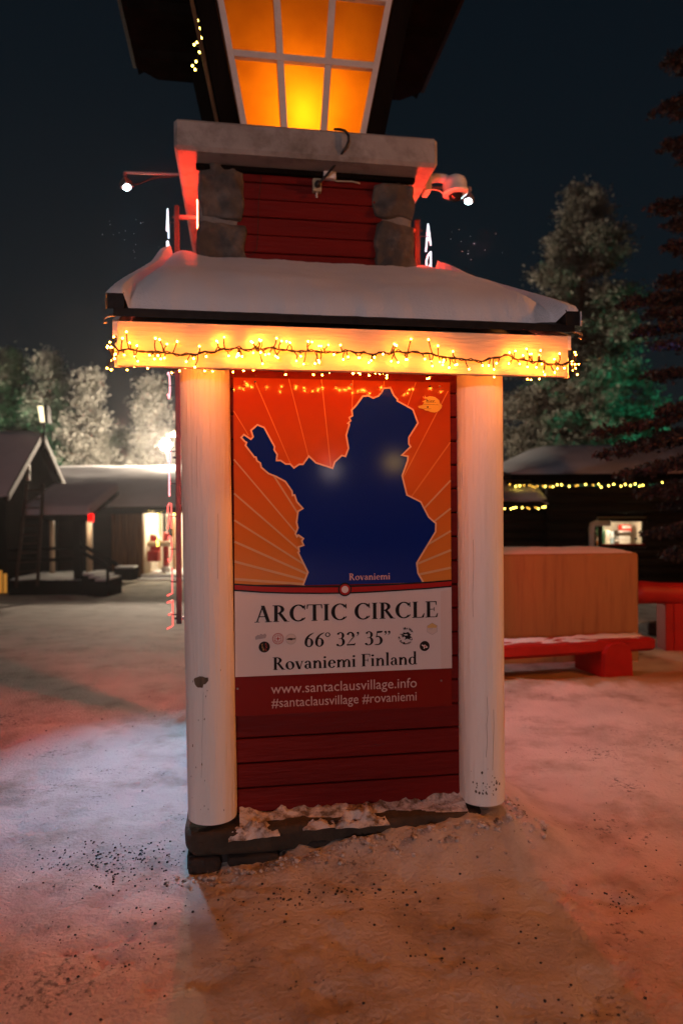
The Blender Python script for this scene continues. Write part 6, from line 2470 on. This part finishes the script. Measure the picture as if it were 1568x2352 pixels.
# coloured ground floodlights that tint the trees
def uplight(label, loc, tgt, col, power, size):
    U = Thing('garden_uplight', label, 'spotlight', base=loc)
    l = Vector(loc)
    m = MB()
    m.tube([l + Vector((0, 0, -0.05)), l + Vector((0, 0, 0.12))], 0.02, 8)
    U.part('spike', m, M['black'])
    d = (Vector(tgt) - l).normalized()
    m = MB()
    m.tube([l + Vector((0, 0, 0.14)) - d * 0.08, l + Vector((0, 0, 0.14)) + d * 0.06], [0.05, 0.075], 12)
    U.part('housing', m, M['black'])
    point_light('uplight_beam', l + Vector((0, 0, 0.14)) + d * 0.09, power, col, 0.05, parent=U.o, base=U.base, kind='SPOT', target=tgt, size=R(size), blend=0.5)


uplight('small spotlight throwing teal light up into the huge pine', (14.6, 24.0, -0.4), (11.0, 30, 5.6), (0.0, 1.0, 0.50), 1200, 60)
uplight('small spotlight throwing green light up into the left pines', (-15.2, 30, -0.6), (-15.4, 35, 4.5), (0.0, 1.0, 0.35), 1100, 50)
uplight('small spotlight throwing blue light up into the near spruce', (6.9, 8.0, 0.0), (4.7, 8.4, 5.2), (0.02, 0.25, 1.0), 700, 62)

# ================================================================== STREET LAMPS behind the viewer (mirrored in the sign)
def street_lamp(label, head_p, col, power, radius):
    L = Thing('street_lamp', label, 'street lamp', base=(head_p[0], head_p[1] - 0.35, -0.05))
    m = MB()
    m.tube([(head_p[0], head_p[1] - 0.35, -0.1), (head_p[0], head_p[1] - 0.35, head_p[2] + 0.3), (head_p[0], head_p[1] - 0.2, head_p[2] + 0.45), (head_p[0], head_p[1], head_p[2] + 0.42)], [0.06, 0.045, 0.035, 0.03], 10)
    L.part('post', m, M['grey_metal'], smooth=True)
    m = MB()
    m.sphere(head_p, radius, 18, 12)
    L.part('globe', m, emit(label.split()[0] + '_street_globe', col, power / (4 * math.pi ** 2 * radius ** 2)), smooth=True)
    m = MB()
    m.tube([(head_p[0], head_p[1], head_p[2] + radius * 1.05), (head_p[0], head_p[1], head_p[2] + radius * 1.6)], [radius * 0.9, radius * 0.3], 14)
    L.part('hood', m, M['grey_metal'], smooth=True)


def mirrored(px, py, dist):
    """point behind the camera that the sign mirrors at this pixel"""
    a_, z_ = tw(px, py, SV)
    P = TM @ Vector((a_, SV, z_))
    d = (P - Vector((0, 0, EYE))).normalized()
    nrm = (TM.to_3x3() @ Vector((0, -1, 0)))
    r = d - 2 * d.dot(nrm) * nrm
    return P + r * dist


sp1 = mirrored(*c6(1112, 618), 13.0)
sp2 = mirrored(*c6(700, 665), 15.0)
street_lamp('amber street lamp behind the viewer', tuple(sp1), (1.0, 0.60, 0.12), L_AMBER, 0.16)
street_lamp('small pale street lamp far behind the viewer', tuple(sp2), (1.0, 0.80, 0.72), L_MIRROR, 0.16)
street_lamp('pale street lamp behind the viewer, off to the left', (sp2.x - 6.5, sp2.y, 2.7), (1.0, 0.76, 0.79), L_WHITE, 0.20)
street_lamp('orange street lamp beyond the right edge', (5.7, 3.1, 3.7), (1.0, 0.30, 0.06), L_SODIUM, 0.15)

# ================================================================== AIR
HZ = MB()
HZ.box(-320, -90, -2.0, 320, 480, 17.5)
hz = HZ.build('haze', None)
tag(hz, 'thin frosty haze over the whole yard', 'haze', kind='stuff')
hm = bpy.data.materials.new('frosty_haze')
hm.use_nodes = True
hn = hm.node_tree
for q in list(hn.nodes):
    hn.nodes.remove(q)
ho = hn.nodes.new('ShaderNodeOutputMaterial')
hv = hn.nodes.new('ShaderNodeVolumePrincipled')
hv.inputs['Color'].default_value = (0.9, 0.92, 0.95, 1)
hv.inputs['Density'].default_value = 0.0009
hv.inputs['Anisotropy'].default_value = 0.8
hn.links.new(hv.outputs[0], ho.inputs['Volume'])
hz.data.materials.append(hm)
